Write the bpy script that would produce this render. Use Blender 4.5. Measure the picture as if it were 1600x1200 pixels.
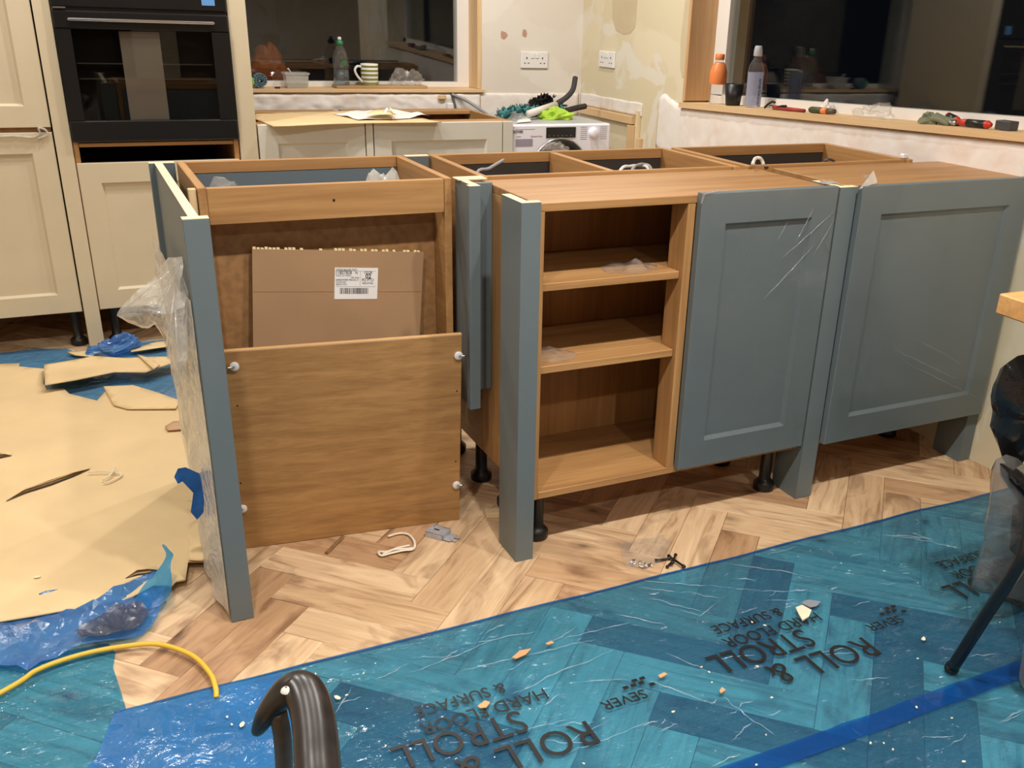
import bpy, bmesh, math, random
from mathutils import Vector, Matrix, noise
from mathutils.geometry import delaunay_2d_cdt
random.seed(7)
for o in list(bpy.data.objects): bpy.data.objects.remove(o)
scn = bpy.context.scene
COL = scn.collection
PI = math.pi

# ------------------------------------------------------------------ camera
CAM = Vector((-.81859, -1.82757, 1.23157))
YAW, PITCH, ROLL, FPX, PPX, PPY = .47507, .40449, .03783, 1485.91, 83.2, 60.76
_fw = Vector((math.sin(YAW)*math.cos(PITCH), math.cos(YAW)*math.cos(PITCH), -math.sin(PITCH)))
_r0 = Vector((math.cos(YAW), -math.sin(YAW), 0)); _u0 = _r0.cross(_fw)
_rt = _r0*math.cos(ROLL)+_u0*math.sin(ROLL); _up = -_r0*math.sin(ROLL)+_u0*math.cos(ROLL)
cd = bpy.data.cameras.new('camera'); cam = bpy.data.objects.new('camera', cd); COL.objects.link(cam)
M4 = Matrix.Identity(4)
for i in range(3):
    M4[i][0], M4[i][1], M4[i][2], M4[i][3] = _rt[i], _up[i], -_fw[i], CAM[i]
cam.matrix_world = M4
cd.sensor_width = 36; cd.lens = FPX*36/1600; cd.shift_x = -PPX/1600; cd.shift_y = PPY/1600
cd.clip_start = .02
scn.camera = cam

def P(u, v, ax, val):
    """the point where the photograph's sight line through a pixel meets the plane axis = val"""
    d = _fw+_rt*((u-800-PPX)/FPX)-_up*((v-600-PPY)/FPX)
    return CAM+d*((val-CAM[ax])/d[ax])

# ------------------------------------------------------------------ world, lights, exposure
w = bpy.data.worlds.new('night'); scn.world = w; w.use_nodes = True
w.node_tree.nodes['Background'].inputs[0].default_value = (.35, .45, .7, 1)
w.node_tree.nodes['Background'].inputs[1].default_value = .006
scn.view_settings.view_transform = 'Standard'; scn.view_settings.look = 'None'
scn.view_settings.gamma = 1; scn.view_settings.use_curve_mapping = False
scn.view_settings.exposure = .04
CEIL = 2.35
def downlight(x, y, power, blend=1, size=160, rad=.035):
    l = bpy.data.lights.new('downlight', 'SPOT'); l.energy = power; l.color = (1, .957, .905)
    l.spot_size = math.radians(size); l.spot_blend = blend; l.shadow_soft_size = rad
    o = bpy.data.objects.new('downlight', l); COL.objects.link(o); o.location = (x, y, CEIL-.03)
for x, y, p in [(-.86, -.95, 70), (-.12, -.95, 94), (.58, -.95, 76), (1.25, -1.0, 10), (-2.3, -1.0, 50), (-1.15, -2.5, 60), (.3, -2.5, 60), (2.2, -2.4, 50)]:
    downlight(x, y, p)
for x, y, p in [(-1.7, .9, 46), (-.75, 1.45, 46), (.1, 1.6, 56), (1.0, 1.6, 52)]:
    downlight(x, y, p, .6, 165)
cy_ = scn.cycles
cy_.use_denoising = True
cy_.max_bounces = 10; cy_.transparent_max_bounces = 24; cy_.transmission_bounces = 8; cy_.glossy_bounces = 5
cy_.sample_clamp_indirect = 4
cy_.caustics_reflective = False; cy_.caustics_refractive = False

# ------------------------------------------------------------------ materials
def lin(c):
    return tuple((x/255/12.92 if x/255 <= .04045 else ((x/255+.055)/1.055)**2.4) for x in c)+(1,)
class NT:
    def __init__(s, name):
        s.m = bpy.data.materials.new(name); s.m.use_nodes = True; s.t = s.m.node_tree
        s.b = s.t.nodes['Principled BSDF']; s.out = s.t.nodes['Material Output']
    def n(s, typ, ins=None, **props):
        nd = s.t.nodes.new(typ)
        for k, v in props.items(): setattr(nd, k, v)
        for k, v in (ins or {}).items(): s.set(nd.inputs[k], v)
        return nd
    def set(s, sock, v):
        if isinstance(v, bpy.types.NodeSocket): s.t.links.new(v, sock)
        elif isinstance(v, bpy.types.Node): s.t.links.new(v.outputs[0], sock)
        else: sock.default_value = v
    def coord(s, which='Object', scale=(1, 1, 1), loc=(0, 0, 0)):
        tc = s.n('ShaderNodeTexCoord')
        return s.n('ShaderNodeMapping', {'Vector': tc.outputs[which], 'Scale': scale, 'Location': loc})
    def ramp(s, fac, stops):
        r = s.n('ShaderNodeValToRGB', {'Fac': fac}); e = r.color_ramp.elements
        while len(e) < len(stops): e.new(.5)
        for el, (p, c) in zip(e, stops): el.position = p; el.color = c if len(c) == 4 else lin(c)
        return r
    def mix(s, fac, a, b, typ='MIX'):
        m = s.n('ShaderNodeMix', data_type='RGBA', blend_type=typ)
        s.set(m.inputs[0], fac); s.set(m.inputs[6], a); s.set(m.inputs[7], b)
        return m.outputs[2]
    def bump(s, h, strength=.3, dist=.002):
        return s.n('ShaderNodeBump', {'Height': h, 'Strength': strength, 'Distance': dist})

def flat(name, c, rough=.5, metal=0, spec=.5, var=.06, vs=8, bump=0, bs=200):
    t = NT(name); cc = lin(c)
    nz = t.n('ShaderNodeTexNoise', {'Vector': t.coord(), 'Scale': vs, 'Detail': 3})
    d = tuple(x*(1-var*2) for x in cc[:3])+(1,)
    t.set(t.b.inputs['Base Color'], t.ramp(nz.outputs[0], [(.35, d), (.65, cc)]).outputs[0])
    t.b.inputs['Roughness'].default_value = rough; t.b.inputs['Metallic'].default_value = metal
    t.b.inputs['Specular IOR Level'].default_value = spec
    if bump:
        n2 = t.n('ShaderNodeTexNoise', {'Vector': t.coord(), 'Scale': bs, 'Detail': 2})
        t.set(t.b.inputs['Normal'], t.bump(n2.outputs[0], bump, .001))
    return t.m
def wood(name, dark, light, axis, along=1.6, across=26, rough=.45, knots=None):
    t = NT(name)
    sc = [across]*3; sc[axis] = along
    co = t.coord(scale=tuple(sc))
    n1 = t.n('ShaderNodeTexNoise', {'Vector': co, 'Scale': 1, 'Detail': 7, 'Roughness': .62, 'Distortion': .5})
    sc2 = [across*5]*3; sc2[axis] = along*4
    n2 = t.n('ShaderNodeTexNoise', {'Vector': t.coord(scale=tuple(sc2)), 'Scale': 1, 'Detail': 3})
    c1 = t.ramp(n1.outputs[0], [(.3, dark), (.7, light)]).outputs[0]
    c2 = t.mix(.25, c1, t.ramp(n2.outputs[0], [(.3, dark), (.7, light)]).outputs[0])
    if knots:
        sc3 = [6.0]*3; sc3[axis] = 3.2
        vo = t.n('ShaderNodeTexVoronoi', {'Vector': t.coord(scale=tuple(sc3)), 'Scale': .8})
        c2 = t.mix(t.ramp(vo.outputs['Distance'], [(.05, (1, 1, 1, 1)), (.16, (0, 0, 0, 1))]).outputs[0], c2, lin(knots))
    t.set(t.b.inputs['Base Color'], c2)
    t.b.inputs['Roughness'].default_value = rough
    t.set(t.b.inputs['Normal'], t.bump(n1.outputs[0], .12, .001))
    return t.m
OAK = [wood('oak_melamine_%s' % a, (150, 106, 62), (196, 150, 96), i) for i, a in enumerate('xyz')]
DOAK = [wood('oak_liner_%s' % a, (146, 102, 58), (190, 143, 90), i) for i, a in enumerate('xyz')]
LOAK = wood('oak_edge', (196, 152, 98), (222, 180, 126), 0)
PINE = [wood('pine_%s' % a, (206, 168, 118), (232, 202, 158), i, 1.2, 18, .55, (150, 105, 65)) for i, a in enumerate('xyz')]
TABLE = wood('butcher_block', (176, 124, 70), (222, 172, 112), 0, 2, 20, .35)
RAW = flat('raw_board_edge', (232, 212, 170), .7, var=.03)
BLUE = flat('blue_grey_paint', (102, 113, 116), .42, var=.02, bump=.05)
BLUEE = flat('blue_grey_inside', (98, 110, 118), .5, var=.02)
CREAM = flat('cream_paint', (206, 193, 165), .42, var=.02, bump=.05)
SAGE = flat('stone_paint', (212, 210, 198), .42, var=.02, bump=.05)
HARD = flat('hardboard', (158, 116, 72), .6, var=.14, vs=55)
BLACKP = flat('black_plastic', (22, 21, 21), .4, var=.1)
BLACKM = flat('black_worn_plastic', (44, 38, 35), .28, var=.25, vs=30)
TUBEB = flat('black_tube_paint', (20, 20, 21), .38)
OVENB = flat('black_enamel', (24, 23, 23), .25)
STEEL = flat('steel', (190, 192, 196), .3, 1)
CHROME = flat('brushed_trim', (225, 225, 225), .22, 1)
WHITEP = flat('white_plastic', (232, 230, 228), .35, var=.01)
APPL = flat('white_enamel', (240, 240, 250), .3, var=.01)
PAPER = flat('white_paper', (236, 231, 226), .8, var=.03)
MANILA = flat('manila_paper', (238, 216, 160), .8, var=.03)
CARD = None
UPVC = flat('white_window_frame', (232, 228, 222), .35, var=.01)
INK = flat('print_ink', (30, 26, 26), .5)
INKG = flat('print_grey', (120, 112, 110), .6)
CABLEG = flat('grey_cable', (150, 150, 152), .5)
CABLED = flat('dark_cable', (70, 70, 74), .5)
CABLEW = flat('white_cable', (228, 220, 208), .5)
YELLOW = flat('yellow_cable', (226, 186, 62), .5, var=.02)
FOAMD = flat('dark_foam', (62, 58, 60), .85)
TEAL = flat('teal_microfibre', (74, 138, 140), .95, bump=.8, bs=90)
BLACKF = flat('black_fluff', (30, 27, 25), .95, bump=.8, bs=90)
LIME = flat('lime_cloth', (176, 214, 70), .9, var=.08, vs=20)
SAGECLOTH = flat('grey_green_cloth', (122, 125, 98), .9, var=.06)
RED = flat('red_grip', (200, 50, 32), .45)
ORANGE = flat('orange_plastic', (240, 140, 76), .4)
GREEN = flat('green_cap', (40, 130, 84), .4)
OLIVE = flat('olive_grip', (66, 72, 48), .5)
SPONGE = flat('blue_grey_sponge', (96, 124, 136), .9, var=.15, vs=60)
STRING = flat('cream_string', (232, 220, 198), .85)
SUBF = flat('bare_subfloor', (190, 152, 128), .8, var=.12, vs=14)
BROWND = flat('brown_door', (84, 60, 44), .5)
FLAKE = flat('paint_flake', (240, 226, 196), .8)
TAPE = flat('blue_tape', (96, 150, 214), .6)

def cardboard(name, c, axis=0):
    t = NT(name); sc = [3.0]*3; sc[1-axis] = 180
    n1 = t.n('ShaderNodeTexNoise', {'Vector': t.coord(scale=(2.2, 2.2, 2.2)), 'Scale': 2.2, 'Detail': 5})
    n2 = t.n('ShaderNodeTexNoise', {'Vector': t.coord(scale=tuple(sc)), 'Scale': 1, 'Detail': 2})
    cc = lin(c); dk = tuple(x*.86 for x in cc[:3])+(1,)
    t.set(t.b.inputs['Base Color'], t.ramp(n1.outputs[0], [(.3, dk), (.7, cc)]).outputs[0])
    t.b.inputs['Roughness'].default_value = .85
    t.set(t.b.inputs['Normal'], t.bump(n2.outputs[0], .15, .001))
    return t.m
CARD = cardboard('kraft_card', (228, 200, 152))
CARDB = cardboard('corrugated_card', (170, 134, 98), 1)

def wallpaint(name, base, dirty, white, scale=1.4, soft=0):
    t = NT(name)
    n1 = t.n('ShaderNodeTexNoise', {'Vector': t.coord(), 'Scale': scale, 'Detail': 4, 'Distortion': .8})
    n2 = t.n('ShaderNodeTexNoise', {'Vector': t.coord(loc=(4, 2, 7)), 'Scale': scale*2.2, 'Detail': 6, 'Distortion': 1.2})
    n3 = t.n('ShaderNodeTexNoise', {'Vector': t.coord(), 'Scale': 22, 'Detail': 5})
    c = t.ramp(n1.outputs[0], [(.47-soft*.12, base), (.5+soft*.12, dirty)]).outputs[0]
    c = t.mix(t.ramp(n2.outputs[0], [(.52-soft*.12, (0, 0, 0, 1)), (.56+soft*.12, (1, 1, 1, 1))]).outputs[0], c, lin(white))
    t.set(t.b.inputs['Base Color'], c); t.b.inputs['Roughness'].default_value = .85
    t.set(t.b.inputs['Normal'], t.bump(n3.outputs[0], .12, .004))
    return t.m
WALLB = wallpaint('old_white_paint', (222, 215, 204), (219, 211, 199), (226, 220, 210))
WALLR = wallpaint('cream_wall_paint', (222, 212, 184), (216, 205, 174), (224, 218, 202))
PLAST = wallpaint('bare_plaster', (232, 226, 218), (224, 212, 200), (236, 232, 228), 5, 1)
PLASTP = wallpaint('pink_plaster', (234, 224, 214), (228, 214, 202), (236, 230, 224), 5, 1)
PATCHT = flat('tan_patch', (206, 190, 158), .9, var=.04)
SPOT = flat('plaster_spot', (190, 150, 128), .9)
CEILM = flat('ceiling_white', (225, 222, 216), .9)
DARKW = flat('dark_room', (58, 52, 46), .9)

def plank_mat(nm='oak_plank', k=1):
    t = NT(nm)
    oi = t.n('ShaderNodeObjectInfo')
    off = t.n('ShaderNodeVectorMath', {0: oi.outputs['Random'], 1: (37.0, 91.0, 53.0)}, operation='MULTIPLY')
    tc = t.n('ShaderNodeTexCoord')
    v0 = t.n('ShaderNodeVectorMath', {0: tc.outputs['Object'], 1: off.outputs[0]}, operation='ADD')
    mp = t.n('ShaderNodeMapping', {'Vector': v0.outputs[0], 'Scale': (3.0, 26, 1)})
    n1 = t.n('ShaderNodeTexNoise', {'Vector': mp, 'Scale': 1, 'Detail': 8, 'Roughness': .65, 'Distortion': 1.4})
    grain = t.ramp(n1.outputs[0], [(.3, (164, 132, 100)), (.46, (214, 184, 148)), (.6, (228, 200, 164)), (.74, (240, 214, 178))]).outputs[0]
    mp2 = t.n('ShaderNodeMapping', {'Vector': v0.outputs[0], 'Scale': (4.5, 9, 1)})
    n2 = t.n('ShaderNodeTexNoise', {'Vector': mp2, 'Scale': 1, 'Detail': 4, 'Distortion': 1})
    grain = t.mix(t.ramp(n2.outputs[0], [(.54, (0, 0, 0, 1)), (.70, (.85, .85, .85, 1))]).outputs[0], grain, lin((150, 118, 92)))
    vo = t.n('ShaderNodeTexVoronoi', {'Vector': t.n('ShaderNodeMapping', {'Vector': v0.outputs[0], 'Scale': (4, 7, 1)}), 'Scale': 1})
    knot = t.ramp(vo.outputs['Distance'], [(.03, (.95, .95, .95, 1)), (.09, (.35, .35, .35, 1)), (.2, (0, 0, 0, 1))])
    grain = t.mix(knot.outputs[0], grain, lin((88, 64, 46)))
    rnd = t.n('ShaderNodeMath', {0: oi.outputs['Random'], 1: 7.31}, operation='MULTIPLY')
    fr = t.n('ShaderNodeMath', {0: rnd.outputs[0]}, operation='FRACT')
    tone = t.ramp(fr.outputs[0], [(p_, tuple(c_*k for c_ in q_)) for p_, q_ in [(0, (255, 250, 244)), (.5, (242, 236, 228)), (.76, (236, 224, 212)), (.9, (218, 200, 186)), (1, (194, 174, 158))]])
    tone.color_ramp.interpolation = 'LINEAR'
    t.set(t.b.inputs['Base Color'], t.mix(1, grain, tone.outputs[0], 'MULTIPLY'))
    t.b.inputs['Roughness'].default_value = .5
    t.set(t.b.inputs['Normal'], t.bump(n1.outputs[0], .1, .001))
    return t.m
PLANK = plank_mat()

def thin_fresnel(t, ior, normal=None):
    g = t.n('ShaderNodeNewGeometry')
    k = t.n('ShaderNodeMath', {0: g.outputs['Backfacing'], 1: 1/ior-ior, 2: ior}, operation='MULTIPLY_ADD')
    f = t.n('ShaderNodeFresnel', {'IOR': k.outputs[0]})
    if normal is not None: t.set(f.inputs['Normal'], normal)
    return f
def film(name, tint, body, bodyfac, gloss_rough=.12, spec=.5, bump=.5, bscale=18, trans=0, wrinkle=False):
    """thin plastic film: lets coloured light through, some milky body, glossy wrinkled skin"""
    t = NT(name); t.t.nodes.remove(t.b)
    n1 = t.n('ShaderNodeTexNoise', {'Vector': t.coord(), 'Scale': bscale, 'Detail': 5, 'Distortion': 1.2})
    bp = bp0 = t.bump(n1.outputs[0], bump, .01)
    if wrinkle:
        for sc, rot, d in (((1.2, 5.5, 1), .22, .05), ((2.2, 10, 1), -.18, .03), ((4, 16, 1), .5, .015), ((30, 34, 1), .6, .005)):
            mp = t.coord(scale=sc); mp.inputs['Rotation'].default_value = (0, 0, rot)
            rn = t.n('ShaderNodeTexNoise', {'Vector': mp, 'Scale': 1.6, 'Detail': 3, 'Roughness': .5, 'Distortion': .6})
            q = t.n('ShaderNodeMath', {0: rn.outputs[0], 1: .5}, operation='SUBTRACT'); q = t.n('ShaderNodeMath', {0: q.outputs[0]}, operation='ABSOLUTE')
            q = t.ramp(q.outputs[0], [(0, (1, 1, 1, 1)), (.05, (0, 0, 0, 1))])
            b2 = t.bump(q.outputs[0], 1, d); t.set(b2.inputs['Normal'], bp.outputs[0]); bp = b2
    tr = t.n('ShaderNodeBsdfTransparent', {'Color': tint})
    df = t.n('ShaderNodeBsdfDiffuse', {'Color': body, 'Normal': bp0})
    if trans:
        tl = t.n('ShaderNodeBsdfTranslucent', {'Color': body})
        df = t.n('ShaderNodeMixShader', {0: trans, 1: df, 2: tl})
    gl = t.n('ShaderNodeBsdfGlossy', {'Color': (1, 1, 1, 1), 'Roughness': gloss_rough, 'Normal': bp})
    m1 = t.n('ShaderNodeMixShader', {0: bodyfac, 1: tr, 2: df})
    fr = thin_fresnel(t, 1.0+spec, bp0)
    m2 = t.n('ShaderNodeMixShader', {0: fr.outputs[0], 1: m1, 2: gl})
    t.set(t.out.inputs[0], m2.outputs[0])
    return t.m
BFILM = film('blue_film', (.29, .72, 1.0, 1), lin((66, 138, 196)), .18, .16, .6, .6, wrinkle=True)
BFILM2 = film('blue_film_doubled', (.16, .55, .92, 1), lin((70, 150, 215)), .40, .14, .5, .55)
BFILM3 = film('blue_film_crumpled', (.20, .52, .86, 1), lin((92, 146, 218)), .42, .16, .5, .7)
BSEAM = film('blue_seam_tape', (.20, .52, .85, 1), lin((20, 84, 160)), .42, .2, .45, .2)
CFILM = film('clear_film', (.96, .96, .96, 1), (.85, .83, .8, 1), .14, .12, .5, .6, 30, .3)
HFILM = film('hanging_film', (.95, .94, .92, 1), (.95, .93, .88, 1), .74, .12, .55, .8, 30, .3)
MFILM = film('milky_film', (.93, .92, .9, 1), (.88, .86, .80, 1), .46, .15, .5, .6, 26, .4)
DFILM = film('door_wrap', (.98, .98, .98, 1), (.8, .8, .8, 1), .012, .14, .42, .25, 6)
GBAG = film('black_bag', (.03, .03, .03, 1), (.012, .011, .011, 1), .93, .16, .5, .5, 14)
CLEARP = film('clear_bottle_plastic', (.94, .95, .96, 1), (.8, .82, .85, 1), .035, .06, .5, .05, 10)
TUBP = film('translucent_tub', (.85, .85, .82, 1), (.85, .84, .8, 1), .5, .2, .45, .05, 10, .4)
def pane(name, ior, tint):
    t = NT(name); t.t.nodes.remove(t.b)
    tr = t.n('ShaderNodeBsdfTransparent', {'Color': tint})
    gl = t.n('ShaderNodeBsdfGlossy', {'Color': (1, 1, 1, 1), 'Roughness': .015})
    fr = thin_fresnel(t, ior)
    t.set(t.out.inputs[0], t.n('ShaderNodeMixShader', {0: fr.outputs[0], 1: tr, 2: gl}).outputs[0])
    return t.m
GLASS = pane('window_glass', 1.62, (.9, .93, .92, 1))
OGLASS = pane('oven_glass', 1.38, (.72, .70, .67, 1))

# ------------------------------------------------------------------ mesh helpers
class MB:
    def __init__(s): s.v = []; s.f = []; s.sm = []
    def add(s, vs, fs, T=None, smooth=False):
        k = len(s.v)
        s.v += [Vector(v) if T is None else T @ Vector(v) for v in vs]
        s.f += [tuple(i+k for i in f) for f in fs]; s.sm += [smooth]*len(fs)
        return s
    def box(s, x0, x1, y0, y1, z0, z1, bev=.0012, T=None):
        b = min(bev, (x1-x0)/3, (y1-y0)/3, (z1-z0)/3)
        bm = bmesh.new(); bmesh.ops.create_cube(bm, size=1)
        for v in bm.verts: v.co = Vector(((x0+x1)/2+v.co.x*(x1-x0), (y0+y1)/2+v.co.y*(y1-y0), (z0+z1)/2+v.co.z*(z1-z0)))
        if b > 0: bmesh.ops.bevel(bm, geom=bm.edges[:], offset=b, segments=1, affect='EDGES')
        bm.verts.index_update()
        s.add([v.co.copy() for v in bm.verts], [[v.index for v in f.verts] for f in bm.faces], T); bm.free(); return s
    def prism(s, poly, z0, z1, T=None):
        n = len(poly)
        a = sum(poly[i][0]*poly[(i+1) % n][1]-poly[(i+1) % n][0]*poly[i][1] for i in range(n))
        if a < 0: poly = poly[::-1]
        vs = [(p[0], p[1], z0) for p in poly]+[(p[0], p[1], z1) for p in poly]
        return s.add(vs, [tuple(range(n))[::-1], tuple(range(n, 2*n))]+[(i, (i+1) % n, n+(i+1) % n, n+i) for i in range(n)], T)
    def lathe(s, prof, c=(0, 0, 0), seg=24, T=None, caps=True):
        vs = []; fs = []; n = len(prof)
        for r, z in prof:
            for k in range(seg):
                a = 2*PI*k/seg; vs.append((c[0]+r*math.cos(a), c[1]+r*math.sin(a), c[2]+z))
        for i in range(n-1):
            for k in range(seg):
                k2 = (k+1) % seg; fs.append((i*seg+k, i*seg+k2, (i+1)*seg+k2, (i+1)*seg+k))
        s.add(vs, fs, T, True)
        if caps:
            k = len(s.v)-n*seg
            s.f += [tuple(k+i for i in range(seg))[::-1], tuple(k+(n-1)*seg+i for i in range(seg))]; s.sm += [False, False]
        return s
    def tube(s, pts, r, seg=8, smooth=True, flat=1.0, caps=True):
        pts = [Vector(p) for p in pts]; n = len(pts); rr = r if isinstance(r, (list, tuple)) else [r]*n
        vs = []; fs = []; prev = None
        for i, p in enumerate(pts):
            d = (pts[min(i+1, n-1)]-pts[max(i-1, 0)]).normalized()
            if prev is None:
                ref = Vector((0, 0, 1)) if abs(d.z) < .9 else Vector((1, 0, 0)); a = d.cross(ref).normalized()
            else: a = (prev-d*prev.dot(d)).normalized()
            prev = a; b = d.cross(a)
            for k in range(seg):
                t = 2*PI*k/seg; vs.append(p+(a*math.cos(t)+b*math.sin(t)*flat)*rr[i])
        for i in range(n-1):
            for k in range(seg):
                k2 = (k+1) % seg; fs.append((i*seg+k, i*seg+k2, (i+1)*seg+k2, (i+1)*seg+k))
        if caps: fs += [tuple(range(seg))[::-1], tuple((n-1)*seg+k for k in range(seg))]
        return s.add(vs, fs, None, smooth)
    def build(s, name, m, parent=None, label=None, origin=None):
        o0 = Vector((0, 0, 0)); p = parent
        while p is not None: o0 = o0+Vector(p.location); p = p.parent
        if parent is None:
            if origin is None:
                xs = [v.x for v in s.v]; ys = [v.y for v in s.v]; zs = [v.z for v in s.v]
                origin = ((min(xs)+max(xs))/2, (min(ys)+max(ys))/2, min(zs))
            o0 = Vector(origin)
        me = bpy.data.meshes.new(name); me.from_pydata([v-o0 for v in s.v], [], s.f)
        me.polygons.foreach_set('use_smooth', s.sm)
        me.materials.append(m); me.update()
        o = bpy.data.objects.new(name, me); COL.objects.link(o)
        if parent is None: o.location = o0
        else: o.parent = parent
        if label: o['label'] = label
        return o
def tag(o, label, cat, group=None, kind=None):
    o['label'] = label; o['category'] = cat
    if group: o['group'] = group
    if kind: o['kind'] = kind
    return o
def thing(name, loc, label, cat, group=None):
    o = bpy.data.objects.new(name, None); COL.objects.link(o); o.location = loc; o.empty_display_size = .05
    return tag(o, label, cat, group)
def structure(o): o['kind'] = 'structure'; return o
def spline(pts, n=6):
    pts = [Vector(p) for p in pts]; out = []
    q = [pts[0]*2-pts[1]]+pts+[pts[-1]*2-pts[-2]]
    for i in range(1, len(q)-2):
        a, b, c, d = q[i-1:i+3]
        for k in range(n):
            t = k/n; out.append(.5*((2*b)+(c-a)*t+(2*a-5*b+4*c-d)*t*t+(3*b-a-3*c+d)*t**3))
    return out+[pts[-1]]
def nz(x, y, z=0, s=1): return noise.noise(Vector((x*s, y*s, z*s)))
def ridge(x, y, z=0, s=1): return 1-abs(noise.noise(Vector((x*s, y*s, z*s))))*2
def cdt(outline, res, hole=None, jitter=.35, edge=None):
    """triangulate an outline with inner points res apart"""
    b = []; n = len(outline); edge = edge or res
    for i in range(n):
        a, c = Vector(outline[i]), Vector(outline[(i+1) % n]); k = max(1, int((c-a).length/edge))
        b += [a.lerp(c, j/k) for j in range(k)]
    xs = [p.x for p in b]; ys = [p.y for p in b]; pts = list(b); nb = len(b)
    x = min(xs)+res/2
    while x < max(xs):
        y = min(ys)+res/2
        while y < max(ys):
            q = Vector((x+random.uniform(-1, 1)*res*jitter, y+random.uniform(-1, 1)*res*jitter))
            ins = False; j = nb-1
            for i in range(nb):
                if (b[i].y > q.y) != (b[j].y > q.y) and q.x < (b[j].x-b[i].x)*(q.y-b[i].y)/(b[j].y-b[i].y)+b[i].x: ins = not ins
                j = i
            if ins: pts.append(q)
            y += res
        x += res
    r = delaunay_2d_cdt(pts, [(i, (i+1) % nb) for i in range(nb)], [], 1, 1e-6)
    return [Vector(v) for v in r[0]], [tuple(f) for f in r[2]]
def sheet(name, outline, zf, m, parent=None, res=.03, thick=0, smooth=True, edge=None, jitter=.35, label=None):
    vs, fs = cdt(outline, res, jitter=jitter, edge=edge)
    b = MB().add([(v.x, v.y, zf(v.x, v.y)) for v in vs], fs, None, smooth)
    o = b.build(name, m, parent, label)
    if thick:
        md = o.modifiers.new('thickness', 'SOLIDIFY'); md.thickness = thick; md.offset = 1
    return o
def crumple(name, c, size, m, seed, parent=None, n=22, sharp=.45, floor=None, label=None):
    """a crumpled heap of film or cloth: a lumpy creased shell around c (base centre), faceted"""
    vs = []; fs = []; rows = n//2
    for i in range(rows+1):
        ph = PI*.5*i/rows
        for k in range(n):
            a = 2*PI*k/n
            d = Vector((math.cos(a)*math.cos(ph), math.sin(a)*math.cos(ph), math.sin(ph)))
            q = 1+sharp*noise.noise(d*1.7+Vector((seed*3.1, seed*1.7, 0)))*1.3+sharp*.55*noise.noise(d*4.5+Vector((seed, 0, seed*2.3)))
            v = Vector((d.x*size[0]*q, d.y*size[1]*q, max(0, d.z*size[2]*q)))
            vs.append(Vector(c)+v)
    for i in range(rows):
        for k in range(n):
            k2 = (k+1) % n; fs.append((i*n+k, i*n+k2, (i+1)*n+k2, (i+1)*n+k))
    return MB().add(vs, fs).build(name, m, parent, label)
def text(s, loc, size, m, parent, rot=(0, 0, 0), name='printed_text', ext=.0002, width=None, bold=0):
    c = bpy.data.curves.new(name, 'FONT'); c.body = s; c.size = size; c.extrude = ext; c.offset = bold; c.resolution_u = 4
    f = bpy.data.objects.new(name, c); COL.objects.link(f); bpy.context.view_layer.update()
    me = bpy.data.meshes.new_from_object(f.evaluated_get(bpy.context.evaluated_depsgraph_get()))
    bpy.data.objects.remove(f); me.materials.clear(); me.materials.append(m)
    if width:
        xs = [v.co.x for v in me.vertices]; k = width/(max(xs)-min(xs)); x0 = min(xs)
        for v in me.vertices: v.co.x = (v.co.x-x0)*k
    o = bpy.data.objects.new(name, me); COL.objects.link(o)
    o0 = Vector((0, 0, 0)); p = parent
    while p is not None: o0 = o0+Vector(p.location); p = p.parent
    o.parent = parent; o.location = Vector(loc)-o0; o.rotation_euler = rot
    return o
def shaker(name, x0, x1, z0, z1, yf, m, parent, rail=.07, th=.02, rec=.011, ch=.008):
    """shaker door facing -y: framed with a recessed centre panel, the panel a child"""
    e = .0015
    def rect(d, y): return [(x0+d, y, z0+d), (x1-d, y, z0+d), (x1-d, y, z1-d), (x0+d, y, z1-d)]
    rings = [rect(0, yf+th), rect(0, yf+e), rect(e, yf), rect(rail, yf), rect(rail+ch, yf+rec)]
    vs = sum(rings, []); fs = [(3, 2, 1, 0)]
    for r in range(4):
        for k in range(4):
            k2 = (k+1) % 4; fs.append((r*4+k, r*4+k2, r*4+4+k2, r*4+4+k))
    fs = [f[::-1] for f in fs]
    o = MB().add(vs, fs).build(name, m, parent)
    i = rail+ch-.001
    MB().box(x0+i, x1-i, yf+rec, yf+th-.002, z0+i, z1-i, 0).build('door_panel', m, o)
    return o
def leg(parent, x, y, h, name='leg'):
    MB().lathe([(.027, 0), (.03, .004), (.03, .022), (.022, .03), (.017, .036), (.016, h-.03), (.02, h-.022), (.024, h-.006), (.024, h)], (x, y, 0), 16).build(name, BLACKP, parent)

# ------------------------------------------------------------------ room shell
YW, XR, YT = 2.75, 1.55, 2.04
floor = structure(MB().box(-3.2, 3.2, -5.6, YW+.3, -.1, -.0125, 0).build('floor', SUBF, origin=(0, 0, 0)))
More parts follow.
